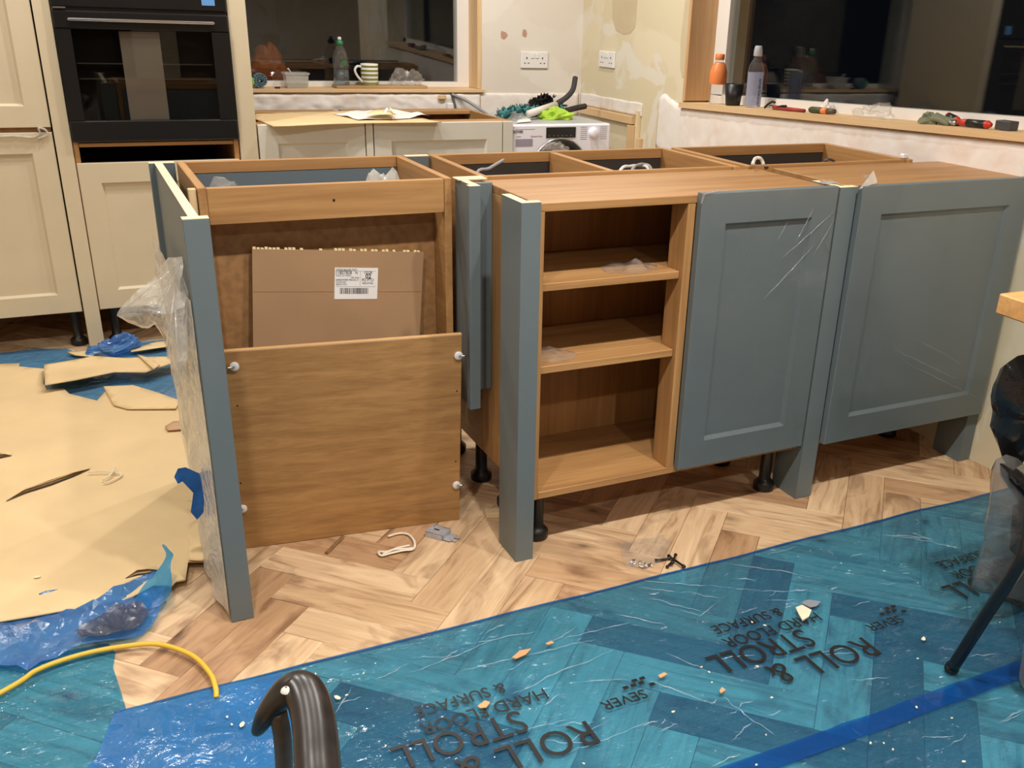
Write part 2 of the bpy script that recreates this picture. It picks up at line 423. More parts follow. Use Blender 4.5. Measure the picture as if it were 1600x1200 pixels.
# herringbone planks, each its own object; beyond the limit one joined part
W_, N_ = .1004, 4
L_ = W_*N_
def uv2w(u, v):
    s = math.sqrt(.5); return Vector((-.215+s*(u-v), .011+s*(u+v)))
PLANKD = plank_mat('smoked_oak_plank', .56)
bm0 = MB().box(0, L_-.0008, 0, W_-.0008, -.012, 0, .0009)
pm = bpy.data.meshes.new('plank'); pm.from_pydata(bm0.v, [], bm0.f); pm.materials.append(PLANK); pmd = pm.copy(); pmd.materials[0] = PLANKD; rp = random.Random(11); dkp = P(1145, 845, 2, 0)
cand = []
for x in range(-44, 45):
    for y in range(-44, 45):
        d = (x-y) % (2*N_)
        if d == 0: cand.append((x, y, 0))
        elif d == 2*N_-1: cand.append((x, y, 1))
keep = []
for x, y, k in cand:
    u, v = x*W_, y*W_
    c = uv2w(u+L_/2, v+W_/2) if k == 0 else uv2w(u+W_/2, v+L_/2)
    if not (-3.1 < c.x < XR+.12 and -2.2 < c.y < YW+.1): continue
    d = Vector((c.x, c.y, 0))-CAM; dep = d.dot(_fw)
    px = 800+PPX+FPX*d.dot(_rt)/max(dep, .05); py = 600+PPY-FPX*d.dot(_up)/max(dep, .05)
    vis = dep > .3 and -150 < px < 1750 and 480 < py < 1330
    under = c.x < -.75 and .45 < c.y < 1.4        # wholly under the cardboard
    keep.append(((0 if vis and not under else 1), dep, x, y, k))
keep.sort()
rest = MB(); skip_gap = []
for i, (nv, dep, x, y, k) in enumerate(keep):
    u, v = x*W_, y*W_
    o = uv2w(u, v) if k == 0 else uv2w(u+W_, v)
    ang = PI/4 if k == 0 else PI*.75
    c = uv2w(u+L_/2, v+W_/2) if k == 0 else uv2w(u+W_/2, v+L_/2)
    if i < 300 and nv == 0:
        p = bpy.data.objects.new('plank', pmd if (c.y < -.35 and rp.random() < .34) or math.hypot(c.x-dkp.x, c.y-dkp.y) < .07 else pm); COL.objects.link(p); p.parent = floor
        p.location = (o.x, o.y, random.uniform(-.0006, .0002)); p.rotation_euler = (0, 0, ang)
    else:
        rest.box(0, L_-.0008, 0, W_-.0008, -.012, 0, 0, Matrix.Translation((o.x, o.y, 0)) @ Matrix.Rotation(ang, 4, 'Z'))
ro = rest.build('distant_planks', PLANK, floor); ro['kind'] = 'stuff'

# back wall with its window opening, right wall with its opening
def wall(name, boxes, m):
    b = MB()
    for q in boxes: b.box(*q, 0)
    return structure(b.build(name, m, origin=(0, 0, 0)))
W1 = (-.45, 1.005, .872, 2.1)     # x0 x1 z0 z1
wb = wall('wall_back', [(-3.2, W1[0], YW, YW+.3, 0, CEIL), (W1[1], XR+.3, YW, YW+.3, 0, CEIL), (W1[0], W1[1], YW, YW+.3, 0, W1[2]), (W1[0], W1[1], YW, YW+.3, W1[3], CEIL)], WALLB)
W2 = (-.35, 1.79, 2.1)            # y0 y1 ztop
def zs(y): return .976-.0395*(y-.06)     # top of the right sill, it runs a little out of level
wr = wall('wall_right', [(XR, XR+.3, W2[1], YW, 0, CEIL), (XR, XR+.3, -1.2, W2[0], 0, CEIL), (XR, XR+.3, W2[0], W2[1], W2[2], CEIL)], WALLR)

b = MB(); ya, yb_ = W2[0], W2[1]
b.add([(XR, ya, 0), (XR, yb_, 0), (XR, yb_, zs(yb_)-.022), (XR, ya, zs(ya)-.022), (XR+.3, ya, 0), (XR+.3, yb_, 0), (XR+.3, yb_, zs(yb_)-.022), (XR+.3, ya, zs(ya)-.022)],
      [(0, 3, 2, 1), (4, 5, 6, 7), (2, 3, 7, 6), (0, 1, 5, 4), (0, 4, 7, 3), (1, 2, 6, 5)])
b.build('wall_below_window', WALLR, wr)
wall('wall_left', [(-3.3, -3.2, -5.6, YW+.3, 0, CEIL)], WALLR)
wall('ceiling', [(-3.3, 3.3, -5.7, YW+.3, CEIL, CEIL+.1)], CEILM)
wall('wall_front', [(-3.2, -1.3, -4.3, -4.2, 0, CEIL), (-.2, .18, -4.3, -4.2, 0, CEIL), (.95, 3.2, -4.3, -4.2, 0, CEIL), (-1.3, -.2, -4.3, -4.2, 2.0, CEIL), (.18, .95, -4.3, -4.2, 2.0, CEIL)], WALLR)
wall('wall_hall', [(-3.2, 3.2, -5.7, -5.6, 0, CEIL)], DARKW)
wall('wall_alcove', [(3.1, 3.2, -4.3, -1.1, 0, CEIL), (XR+.3, 3.2, -1.2, -1.1, 0, CEIL)], WALLR)
structure(MB().box(.2, .93, -4.27, -4.23, .01, 1.98).build('door_1', BROWND))

# rough render under the back window
def rough(name, axis, at, a0, a1, b0f, b1f, m, parent, amp=.012, res=.012, seed=0, outer=-1):
    """lumpy plaster slab on a wall; a runs along the wall, z from b0f(a) to b1f(a)"""
    na = int((a1-a0)/res); nb = 10; vs = []; fs = []
    for i in range(na+1):
        a = a0+(a1-a0)*i/na
        for j in range(nb+1):
            z = b0f(a)+(b1f(a)-b0f(a))*j/nb
            e = .15 if j in (0, nb) or i in (0, na) else 1
            h = (.35+.65*abs(nz(a, z, seed, 14))+.5*max(0, ridge(a, z*2.2, seed, 9)-.72)*2.2)*amp*e
            vs.append((at+outer*h, a, z) if axis == 0 else (a, at+outer*h, z))
    for i in range(na):
        for j in range(nb):
            q = i*(nb+1)+j; f = (q, q+1, q+nb+2, q+nb+1); fs.append(f if axis == 0 else f[::-1])
    k = len(vs)
    o = MB().add(vs, fs, None, True).build(name, m, parent)
    md = o.modifiers.new('thickness', 'SOLIDIFY'); md.thickness = .004; md.offset = 0
    return o
rough('rough_render', 1, YW-.002, -.3, 1.0, lambda a: .775+.006*nz(a, 0, 1, 7), lambda a: .868+.004*nz(a, 3, 1, 9), PLAST, wb, .016)
rough('rough_render', 1, YW-.001, 1.0, XR-.01, lambda a: .76, lambda a: .868+.006*nz(a, 9, 1, 9), PLAST, wb, .006, seed=4)
rough('plaster_skim', 0, XR-.001, .02, 1.76, lambda a: .62+.12*nz(a, 1, 0, 1.1), lambda a: zs(a)-.024, PLASTP, wr, .009, seed=6)
rough('plaster_skim', 0, XR-.001, 1.70, 1.98, lambda a: .62+.5*abs(a-1.82), lambda a: (.93+.10*nz(a, 4, 0, 8)-.25*abs(a-1.80)) if a > 1.795 else zs(a)-.024, PLAST, wr, .007, seed=9)
rough('plaster_skim', 0, XR-.001, 2.12, YW-.01, lambda a: .815, lambda a: .872+.004*nz(a, 2, 0, 9), PLAST, wr, .004, seed=2)
# old paint stains on the walls
for (u, v, s) in [(787, 55, .022), (820, 53, .02)]:
    c = P(u, v, 1, YW)
    pts = [(c.x+math.cos(a*.7)*s*random.uniform(.4, 1), c.z+math.sin(a*.7)*s*1.3*random.uniform(.5, 1)) for a in range(9)]
    MB().prism(pts, 0, .0015, Matrix(((1, 0, 0, 0), (0, 0, -1, YW), (0, 1, 0, 0), (0, 0, 0, 1)))).build('plaster_spot', SPOT, wb)
def wallpatch(pix, name, m):
    pts = [P(u, v, 0, XR) for u, v in pix]
    MB().prism([(p.y, p.z) for p in pts], 0, .0012, Matrix(((0, 0, -1, XR), (1, 0, 0, 0), (0, 1, 0, 0), (0, 0, 0, 1)))).build(name, m, wr)
wallpatch([(957, 0), (957, 30), (963, 48), (975, 54), (985, 52), (993, 42), (996, 0)], 'bare_patch', PATCHT)
wallpatch([(1071, 0), (1064, 60), (1063, 105), (1066, 122), (1071, 118), (1077, 40), (1081, 0)], 'bare_patch', PATCHT)

# windows
win1 = structure(MB().box(W1[0], W1[1]-.02, YW+.105, YW+.16, .888, .912).box(W1[0], W1[0]+.06, YW+.105, YW+.16, .912, W1[3]).box(.923, W1[1]-.02, YW+.105, YW+.16, .912, W1[3]).box(W1[0]+.06, .923, YW+.105, YW+.16, W1[3]-.06, W1[3]).build('window_1', UPVC))
MB().box(W1[0]+.05, .93, YW+.128, YW+.136, .905, W1[3]-.05, 0).build('pane', GLASS, win1)
structure(MB().box(W1[0]-.02, W1[1]+.012, YW-.018, YW+.11, .872, .888).build('trim_1', PINE[0]))
structure(MB().box(W1[1]-.022, W1[1]-.002, YW-.006, YW+.11, .889, W1[3]).build('trim_2', PINE[2]))
XG = XR+.15
win2 = MB()
def slanted(b, x0, x1, y0, y1, h0, h1):
    b.add([(x0, y0, zs(y0)+h0), (x1, y0, zs(y0)+h0), (x1, y1, zs(y1)+h0), (x0, y1, zs(y1)+h0), (x0, y0, zs(y0)+h1), (x1, y0, zs(y0)+h1), (x1, y1, zs(y1)+h1), (x0, y1, zs(y1)+h1)],
          [(3, 2, 1, 0), (4, 5, 6, 7), (0, 1, 5, 4), (1, 2, 6, 5), (2, 3, 7, 6), (3, 0, 4, 7)]); return b
slanted(win2, XR+.125, XR+.175, W2[0], W2[1]-.02, 0, .034)
win2.box(XR+.125, XR+.175, 1.685, W2[1]-.02, .94, W2[2]).box(XR+.125, XR+.175, W2[0], W2[0]+.07, 1.0, W2[2])
win2 = structure(win2.build('window_2', UPVC))
slanted(MB(), XG-.004, XG+.004, W2[0]+.06, 1.69, .03, 1.15).build('pane', GLASS, win2)
structure(slanted(MB(), XR-.02, XR+.13, W2[0], W2[1], -.022, 0).build('trim_3', PINE[1]))
structure(MB().box(XR-.006, XR+.125, W2[1]-.022, W2[1]-.002, .915, W2[2]).build('trim_4', wood('pine_reveal', (186, 144, 100), (216, 178, 130), 2, 1.2, 14, .55, (130, 88, 55))))
# battens on the right wall beside the washing machine
bt = MB().box(XR-.022, XR-.001, 2.18, 2.73, .775, .81).build('wall_batten', PINE[1], wr)
MB().box(XR-.022, XR-.001, 2.15, 2.215, .5, .77).build('wall_batten', PINE[2], wr)
MB().box(XR-.018, XR-.001, 2.128, 2.148, .5, .84).build('wall_batten', RAW, wr)
MB().box(XR-.02, XR-.001, 2.10, 2.125, .46, .72).build('wall_batten', PINE[2], wr)

# sockets
def socket(name, label, T, lw, lh):
    c = T @ Vector((0, 0, 0)); t = thing(name, c, label, 'socket', None)
    MB().box(-lw/2, lw/2, -.01, 0, -lh/2, lh/2, .003, T).build('plate', WHITEP, t)
    for sx in (-1, 1):
        MB().box(sx*.012-.009, sx*.012+.009, -.014, -.0095, .008, .03, .001, T).build('switch', WHITEP, t)
        h = MB(); cx = sx*lw*.29
        h.box(cx-.003, cx+.003, -.0105, -.0095, .004, .013, 0, T).box(cx-.014, cx-.006, -.0105, -.0095, -.017, -.013, 0, T).box(cx+.006, cx+.014, -.0105, -.0095, -.017, -.013, 0, T)
        h.build('pin_slots', INK, t)
socket('double_socket', 'white double wall socket right of the back window', Matrix.Translation((1.285, YW, 1.024)), .147, .078)
socket('double_socket', 'white double wall socket beyond the corner, left of the right window', Matrix.Translation((XR, 2.473, 1.044)) @ Matrix.Rotation(-PI/2, 4, 'Z'), .152, .074)

# ------------------------------------------------------------------ back run: larder, oven housing, base units, washing machine
ld = thing('larder_cabinet', (-1.3, YT, 0), 'tall cream larder cabinet with two stacked doors at far left', 'cabinet')
MB().box(-1.7, -.88, YT+.022, 2.6, .15, 2.1).build('carcase', DOAK[2], ld)
shaker('door', -1.68, -.879, .813, 2.08, YT, CREAM, ld, .07)
shaker('door', -1.68, -.879, .150, .796, YT, CREAM, ld, .07)
for x in (-.908, -1.6): leg(ld, x, 2.12, .15)
fp = [P(u, v, 1, YT-.006) for u, v in [(-20, 214), (20, 212), (50, 214), (62, 208), (60, 200), (70, 202), (74, 210), (60, 216)]]
MB().tube(spline(fp, 5), [.006+.005*abs(math.sin(i*1.3)) for i in range(36)], 6, False, .4).build('film_shred', MFILM, ld, 'torn shred of clear protective film along the door joint')
ep = thing('end_panel', (-.85, YT, 0), 'narrow cream upright panel between larder and oven housing, down to the floor', 'panel')
MB().box(-.874, -.822, YT-.004, YT+.02, 0, 2.1).build('board', CREAM, ep)
MB().box(-.864, -.846, YT+.021, 2.6, .0, 2.1).build('return_board', CREAM, ep)

ov = thing('oven_housing', (-.54, YT, 0), 'tall oak oven housing with open slot under the oven', 'cabinet')
MB().box(-.82, -.802, YT+.004, 2.6, .15, 2.1).box(-.276, -.258, YT+.004, 2.6, .15, 2.1).build('side_panel', OAK[2], ov)
MB().box(-.801, -.277, YT+.004, 2.6, .743, .757).build('shelf', OAK[0], ov)
MB().box(-.801, -.277, YT+.03, 2.6, .15, .168).build('bottom', OAK[0], ov)
MB().box(-.801, -.277, 2.58, 2.6, .17, 2.1).build('back', DARKW, ov)
shaker('door', -.818, -.262, .152, .688, YT, CREAM, ov, .07)
for x in (-.774, -.3): leg(ov, x, 2.10, .15)
on = thing('oven', (-.54, YT, .762), 'black built-in double oven above the open slot', 'oven')
MB().box(-.79, -.29, YT+.07, 2.5, .79, 1.75, .002).build('body', BLACKP, on)
# inner cavity walls made by a darker liner in front of the body
dr = MB().box(-.82, -.257, YT-.018, YT+.004, .762, .835, .004).box(-.82, -.257, YT-.018, YT+.004, 1.132, 1.19, .004).box(-.82, -.77, YT-.018, YT+.004, .835, 1.132, 0).box(-.318, -.257, YT-.018, YT+.004, .835, 1.132, 0).build('door', OVENB, on)
MB().box(-.771, -.317, YT-.0165, YT-.0125, .834, 1.133, 0).build('door_glass', OGLASS, dr)
MB().box(-.775, -.305, YT-.030, YT-.019, 1.158, 1.167, .003).build('handle', CHROME, dr)
for z in (.97, 1.02):
    rk = MB()
    for i in range(12): rk.box(-.765, -.322, YT+.010+i*.004, YT+.012+i*.004, z, z+.002, 0)
    rk.build('rack', STEEL, on)
lf0, lf1 = P(196, 50, 1, YT).x, P(256, 120, 1, YT).x-.012
MB().box(lf0-.022, lf0+.108, YT-.003, YT-.002, .835, 1.128, 0).build('oblong', flat('grey_oblong', (178, 172, 164), .6), on, 'pale oblong strip behind the oven glass')  # plain pale grey oblong just behind the door glass
u = MB().box(-.82, -.257, YT-.018, YT+.06, 1.2, 1.74, .004).build('upper_door', OVENB, on)
MB().box(-.815, -.262, YT-.006, YT+.004, 1.19, 1.2, 0).build('door_seal', BLACKP, on)
MB().box(-.813, -.775, YT-.021, YT-.017, 1.196, 1.2, .0005).build('trim_clip', CHROME, on)
c = P(325, 3, 1, YT-.019)
MB().box(c.x-.022, c.x+.022, YT-.0195, YT-.0183, c.z-.012, c.z+.03, 0).build('tape_strip', TAPE, on, 'small strip of blue tape')
ep2 = thing('end_panel', (-.22, YT, 0), 'tall cream filler panel right of the oven, beside the back window', 'panel')
MB().box(-.255, -.19, YT-.004, YT+.02, 0, 2.1).build('board', CREAM, ep2)
MB().box(-.209, -.19, YT+.021, 2.6, 0, 2.1).build('return_board', CREAM, ep2)

ZB = .812
def base_unit(x0, x1, label, dx1, fill, legs):
    t = thing('base_cabinet', ((x0+x1)/2, YT, 0), label, 'cabinet')
    MB().box(x0, x0+.016, YT+.022, 2.6, .15, ZB).build('side_panel', OAK[1], t)
    MB().box(x1-.016, x1, YT+.022, 2.6, .15, ZB).build('side_panel', OAK[1], t)
    MB().box(x0+.017, x1-.017, YT+.022, YT+.1, ZB-.016, ZB).build('front_rail', OAK[0], t)
    MB().box(x0+.017, x1-.017, 2.5, 2.6, ZB-.016, ZB).build('back_rail', OAK[0], t)
    MB().box(x0+.017, x1-.017, YT+.03, 2.6, .15, .168).build('bottom', OAK[0], t)
    MB().box(x0+.017, x1-.017, 2.59, 2.6, .17, ZB-.02).build('back', HARD, t)
    shaker('door', x0+.002, dx1, .152, ZB-.001, YT, SAGE, t, .07)
    MB().box(fill[0], fill[1], YT-.002, YT+.02, 0, ZB-.001).build('filler_strip', SAGE, t)
    for x in legs: leg(t, x, 2.11, .15)
base_unit(-.186, .235, 'stone grey base cabinet below the back window, nearer the oven, cardboard on top', .227, (.231, .259), (-.12, .15))
base_unit(.262, .868, 'wider stone grey base cabinet between the narrow one and the washing machine', .819, (.823, .866), (.33, .76))

YM = YT+.022
wm = thing('washing_machine', (1.11, YM, 0), 'white front loading washing machine in the far corner', 'washing machine')
MB().box(.874, 1.346, YM+.012, 2.5, .02, .775, .006).build('body', APPL, wm)
MB().box(.872, 1.348, YM+.006, 2.5, .776, .796, .006).build('lid', flat('grey_lid', (186, 186, 184), .4), wm)
pn = MB().box(.872, 1.348, YM-.012, YM+.012, .66, .795, .006).build('control_panel', APPL, wm)
MB().box(.872, 1.348, YM-.006, YM+.012, .05, .658, .006).build('front_panel', APPL, wm)
dp = MB().box(1.029, 1.173, YM-.0145, YM-.0115, .738, .783, .001).build('display', OVENB, pn)
for i in range(6): MB().box(1.04+i*.021, 1.047+i*.021, YM-.0152, YM-.0144, .746, .749, 0).build('display_icon', INKG, dp)
T = Matrix.Translation((1.262, YM-.012, .756)) @ Matrix.Rotation(PI/2, 4, 'X')
kb = MB().lathe([(.026, 0), (.026, .004), (.021, .006), (.020, .02), (.017, .023), (.001, .023)], (0, 0, 0), 28, T, False).build('dial', APPL, pn)
tk = MB()
for i in range(7):
    tk.box(1.197, 1.23, YM-.0128, YM-.0119, .730+i*.0085, .7312+i*.0085, 0).box(1.294, 1.33, YM-.0128, YM-.0119, .730+i*.0085, .7312+i*.0085, 0)
tk.build('dial_markings', INKG, pn)
MB().box(.885, .965, YM-.0135, YM-.0115, .706, .737, .001).build('drawer_grip', flat('grip_grey', (160, 156, 170), .4), pn)
MB().box(.885, .975, YM-.0128, YM-.0119, .776, .7768, 0).build('panel_line', INKG, pn)
text('HOOVER', (.856, YM-.0125, .761), .0155, INK, pn, (PI/2, 0, 0), 'printed_lettering', bold=.0003)
text('Dynamic Next', (.955, YM-.0125, .7435), .0095, flat('print_pink', (170, 90, 110), .6), pn, (PI/2, 0, 0), 'printed_lettering')
text('DWFT', (.89, YM-.0125, .7435), .007, INKG, pn, (PI/2, 0, 0), 'printed_lettering')
arc = [(1.1+.135*math.cos(a), YM-.014, .60+.135*math.sin(a)) for a in [PI*i/24 for i in range(25)]]
MB().tube(arc, .005, 6).build('door_ring', CHROME, wm)
MB().tube([(1.1+.115*math.cos(a), YM-.012, .60+.115*math.sin(a)) for a in [2*PI*i/32 for i in range(33)]], .02, 8).build('door_rim', BLACKP, wm)
MB().box(1.045, 1.165, YM-.02, YM-.012, .69, .722, .006).build('door_handle', BLACKP, wm)

# cardboard, papers, cables on the base units
cb = tag(sheet('cardboard_sheet', [(p.x, p.y) for p in [P(u, v, 2, ZB+.006) for u, v in [(396, 184), (427, 196), (575, 191), (690, 190), (670, 186), (600, 172), (470, 174), (400, 177)]]],
     lambda x, y: ZB+.0012+.002*nz(x, y, 0, 6), CARD, None, .05, .004), 'flat brown cardboard sheet lying on the base cabinets under the back window', 'cardboard')
def paper(pix, z, m, label, name='paper_sheet', amp=.006, cat='paper', seed=1):
    return tag(sheet(name, [(p.x, p.y) for p in [P(a, b_, 2, z) for a, b_ in pix]], lambda x, y: z+amp*max(0, nz(x, y, seed, 9)), m, None, .02, .0006, True), label, cat)
paper([(520, 178), (560, 187), (620, 186), (672, 183), (640, 176), (580, 172)], ZB+.008, PAPER, 'crumpled white paper plans lying on the cardboard under the back window', amp=.02)
paper([(572, 178), (618, 179), (612, 171), (585, 172)], ZB+.029, MANILA, 'small buff paper on top of the white papers', amp=.004)
tag(MB().tube(spline([P(601, 176, 2, ZB+.03), P(608, 168, 2, ZB+.045), P(618, 178, 2, ZB+.034)], 5), .008, 6, True, .15).build('paper_curl', PAPER), 'curled white paper strip standing up behind the buff paper', 'paper')
# cables at the wall by the washing machine
def cable(name, pts, r, m, label, cat='cable', n=6):
    return tag(MB().tube(spline(pts, n), r, 8).build(name, m), label, cat)
cable('wall_cable', [(P(705, 146, 1, 2.74)), (P(711, 165, 1, 2.72)), (P(714, 185, 1, 2.66)), P(716, 186, 2, ZB-.1)], .006, CABLED, 'short dark cable hanging from the right end of the back window sill')
cable('flex_cable', [P(706, 147, 1, 2.735), P(730, 158, 1, 2.71), P(752, 172, 1, 2.66), P(764, 180, 1, 2.62), P(772, 183, 1, 2.60)], .007, CABLEG, 'thin grey flex sagging from the sill end towards the washing machine')
tag(MB().box(.80, .83, 2.66, 2.69, .79, .83, .004).build('cable_connector', WHITEP), 'small white connector block hanging behind base cabinet at cable', 'connector')
tag(MB().box(.775, .815, YW-.03, YW-.019, .842, .862, .003).build('wood_block', PINE[0]), 'small pine block under the right end of the back sill', 'block')

# things on the washing machine
ZW = .797
def fluff(name, pts, r, m, label, cat, n=500, hair=.03, seed=1):
    rnd = random.Random(seed); b = MB(); cur = spline(pts, 8)
    b.tube(cur, [r*(1+.2*math.sin(i*1.9)) for i in range(len(cur))], 10)
    for i in range(n):
        p = Vector(rnd.choice(cur)); d = Vector((rnd.gauss(0, 1), rnd.gauss(0, 1), rnd.gauss(0, 1))).normalized()
        q = p+d*r*.9; e = q+d*hair*rnd.uniform(.5, 1)+Vector((0, 0, -.3*hair)); s_ = d.cross(Vector((.3, .2, .9))).normalized()*.0045
        e.z = max(e.z, ZW+.001)
        b.add([q-s_, q+s_, e+s_*.6, e-s_*.6], [(0, 1, 2, 3)])
    o = b.build(name, m); return tag(o, label, cat)
fluff('duster', [P(784, 178, 2, ZW+.024), P(810, 173, 2, ZW+.028), P(838, 174, 2, ZW+.024), P(862, 171, 2, ZW+.024), P(880, 171, 2, ZW+.024)], .019, TEAL, 'teal shaggy microfibre duster lying on the washing machine', 'duster', 600, .03, 2)
fluff('black_duster', [P(830, 164, 1, 2.50), P(845, 157, 1, 2.50), P(862, 158, 1, 2.50)], .022, BLACKF, 'black shaggy duster head piled on the teal duster', 'duster', 350, .022, 3)
tag(crumple('lime_cloth', P(870, 186, 2, ZW), (.078, .04, .040), LIME, 5, None, 26, .5), 'bright lime green cloth bundled on the washing machine', 'cloth')
t = thing('insulated_pipe', P(850, 178, 2, ZW), 'dark curved foam pipe with white tube end on the washing machine', 'pipe')
MB().tube(spline([P(868, 163, 1, 2.33), P(884, 153, 1, 2.36), P(895, 140, 1, 2.4), P(899, 121, 1, 2.43)], 8), .0125, 12).build('foam_sleeve', FOAMD, t)
MB().tube([P(826, 178, 1, 2.22), P(868, 164, 1, 2.33)], .016, 14).build('white_tube', CABLEW, t)
t2 = tag(MB().tube(spline([P(880, 175, 1, 2.36), P(895, 170, 1, 2.40), P(914, 166, 1, 2.44)], 5), .0135, 12).build('foam_pipe_offcut', FOAMD), 'short dark foam pipe offcut sticking out right of the lime cloth', 'pipe')
tag(crumple('clear_film_scrap', P(808, 188, 2, ZW), (.05, .03, .03), CFILM, 8, None, 18, .6), 'scrap of clear film at the left end of the teal duster', 'film')
paper([(806, 192), (830, 190), (826, 184), (812, 186)], ZW+.003, PAPER, 'small torn white paper scrap at front of the washing machine lid', amp=.01)
tag(crumple('film_scrap', P(846, 230, 1, 1.98) if False else (P(846, 228, 2, .874)[0], .722, .874), (.04, .01, .02), CFILM, 12, None, 18, .6), 'scrap of clear film on the far rail before the washing machine door', 'film')

# ------------------------------------------------------------------ things on the back sill
Z1 = .8885; Y1 = 2.80
def on_sill1(u, y=Y1): return P(u, 130, 1, y).x
t = thing('water_bottle', (on_sill1(534), Y1, Z1+.012), 'half full clear water bottle with green cap on the back sill', 'bottle')
c = (on_sill1(534), Y1, Z1+.0125)
MB().lathe([(.030, 0), (.036, .004), (.036, .055), (.034, .06), (.034, .07), (.0365, .075), (.036, .115), (.03, .14), (.02, .158), (.014, .166), (.013, .172)], c, 24).build('body', CLEARP, t)
MB().lathe([(.001, .0), (.034, .003), (.034, .065), (.001, .066)], c, 20, None, False).build('water', film('water', (.8, .86, .9, 1), (.4, .46, .52, 1), .10, .05, .33, 0), t)
cp = MB().lathe([(.015, .172), (.016, .174), (.016, .186), (.011, .19), (.010, .192)], c, 18).build('cap', GREEN, t)
MB().lathe([(.0085, .192), (.0085, .203), (.006, .206)], c, 14).build('spout', WHITEP, cp)
lb = MB()
for i in range(9):
    a0, a1 = -PI/2-.2+i*.09, -PI/2-.2+(i+1)*.09; h0 = .014*math.sin(PI*(i+.15)/9.3); h1 = .014*math.sin(PI*(i+1.15)/9.3)
    lb.add([(c[0]+.0372*math.cos(a), c[1]+.0372*math.sin(a), c[2]+.096+h) for a, h in ((a0, -h0), (a1, -h1), (a1, h1), (a0, h0))], [(0, 1, 2, 3)])
lb.build('label_patch', flat('label_green', (62, 110, 60), .5), t)
# striped mug
mx = on_sill1(578, 2.79); c = (mx, 2.79, Z1+.0125)
t = thing('striped_mug', c, 'green and white striped mug on the wooden board', 'mug')
prof = [(.033, 0), (.037, .003), (.0385, .02), (.040, .05), (.040, .094)]
def rad(z):
    for (r0, z0), (r1, z1) in zip(prof, prof[1:]):
        if z <= z1: return r0+(r1-r0)*(z-z0)/(z1-z0)
    return prof[-1][0]
bd = MB().lathe(prof+[(.037, .094), (.035, .03), (.03, .008), (.001, .008)], c, 28, None, False).build('body', PAPER, t)
MUGG = flat('mug_green', (126, 138, 66), .3, var=.02)
for k in range(5):
    z0 = .004+k*.0185; MB().lathe([(rad(z0)+.0005, z0), (rad(z0+.009)+.0005, z0+.009)], c, 28, None, False).build('stripe', MUGG, bd)
hp = [(c[0]-.038, c[1]-.004, c[2]+.08), (c[0]-.058, c[1]-.006, c[2]+.082), (c[0]-.070, c[1]-.007, c[2]+.066), (c[0]-.062, c[1]-.006, c[2]+.044), (c[0]-.046, c[1]-.005, c[2]+.024), (c[0]-.034, c[1]-.004, c[2]+.012)]
MB().tube(spline(hp, 6), .0055, 10).build('handle', PAPER, t)
tag(MB().box(on_sill1(522), on_sill1(663), YW+.002, YW+.10, Z1, Z1+.012, .002).build('wooden_board', wood('old_board', (158, 124, 82), (196, 160, 112), 0)), 'small wooden board on the back sill under bottle and mug', 'board')
tx = on_sill1(462); c = (tx, 2.79, Z1)
t = thing('plastic_tub', c, 'translucent plastic tub with a spoon on the back sill', 'tub')
def rbox(b, hx, hy, z, wob=0):
    return [(c[0]+sx*hx, c[1]+sy*hy, c[2]+z) for sx, sy in ((-1, -1), (1, -1), (1, 1), (-1, 1))]
def shell(rings):
    vs = sum(rings, []); fs = [(3, 2, 1, 0)]
    for r in range(len(rings)-1):
        for k in range(4): fs.append((r*4+k, r*4+(k+1) % 4, r*4+4+(k+1) % 4, r*4+4+k))
    return MB().add(vs, fs)
shell([rbox(0, .046, .032, 0), rbox(0, .05, .036, .058), rbox(0, .055, .04, .058), rbox(0, .055, .04, .066)]).build('body', TUBP, t)
shell([rbox(0, .042, .03, .004), rbox(0, .044, .031, .018)]).build('contents', flat('tub_dregs', (150, 140, 110), .6), t)
MB().tube(spline([(c[0]+.01, c[1], c[2]+.01), (c[0]-.02, c[1]-.01, c[2]+.06), (c[0]-.035, c[1]-.015, c[2]+.083)], 5), [.006]*9+[.008, .009], 8, True, .4).build('spoon', WHITEP, t)
sp = Vector((on_sill1(406, 2.78), 2.78, Z1+.033))
t = thing('sponge_roll', (sp.x, sp.y, Z1), 'rolled blue grey sponge with green edge at left of the back sill', 'sponge')
pts = []
for i in range(40):
    a = i*.45; r = .006+.0265*i/39; pts.append((sp.x+r*math.cos(a), sp.z+r*math.sin(a)*.98))
b = MB()
for (x0, z0), (x1, z1) in zip(pts, pts[1:]):
    b.add([(x0, sp.y-.03, z0), (x1, sp.y-.03, z1), (x1, sp.y+.03, z1), (x0, sp.y+.03, z0)], [(0, 1, 2, 3)], None, True)
o = b.build('roll', SPONGE, t); md = o.modifiers.new('thickness', 'SOLIDIFY'); md.thickness = .0075; md.offset = 0
MB().box(sp.x-.045, sp.x-.028, sp.y-.034, sp.y+.02, sp.z-.02, sp.z+.012, .005).build('scourer_edge', flat('bright_green', (130, 190, 60), .9), t, 'bright green scourer edge')
tag(crumple('clear_film_heap', (on_sill1(634, 2.80), 2.80, Z1+.0125), (.075, .035, .062), CFILM, 3, None, 20, .5), 'heap of clear film on the back sill right of the mug', 'film')
tag(MB().box(on_sill1(430)-.012, on_sill1(430)+.012, 2.745, 2.76, Z1, Z1+.007, .002).build('rubber_bung', flat('dark_red', (70, 28, 30), .6)), 'tiny dark red scrap on the back sill left of the tub', 'scrap')
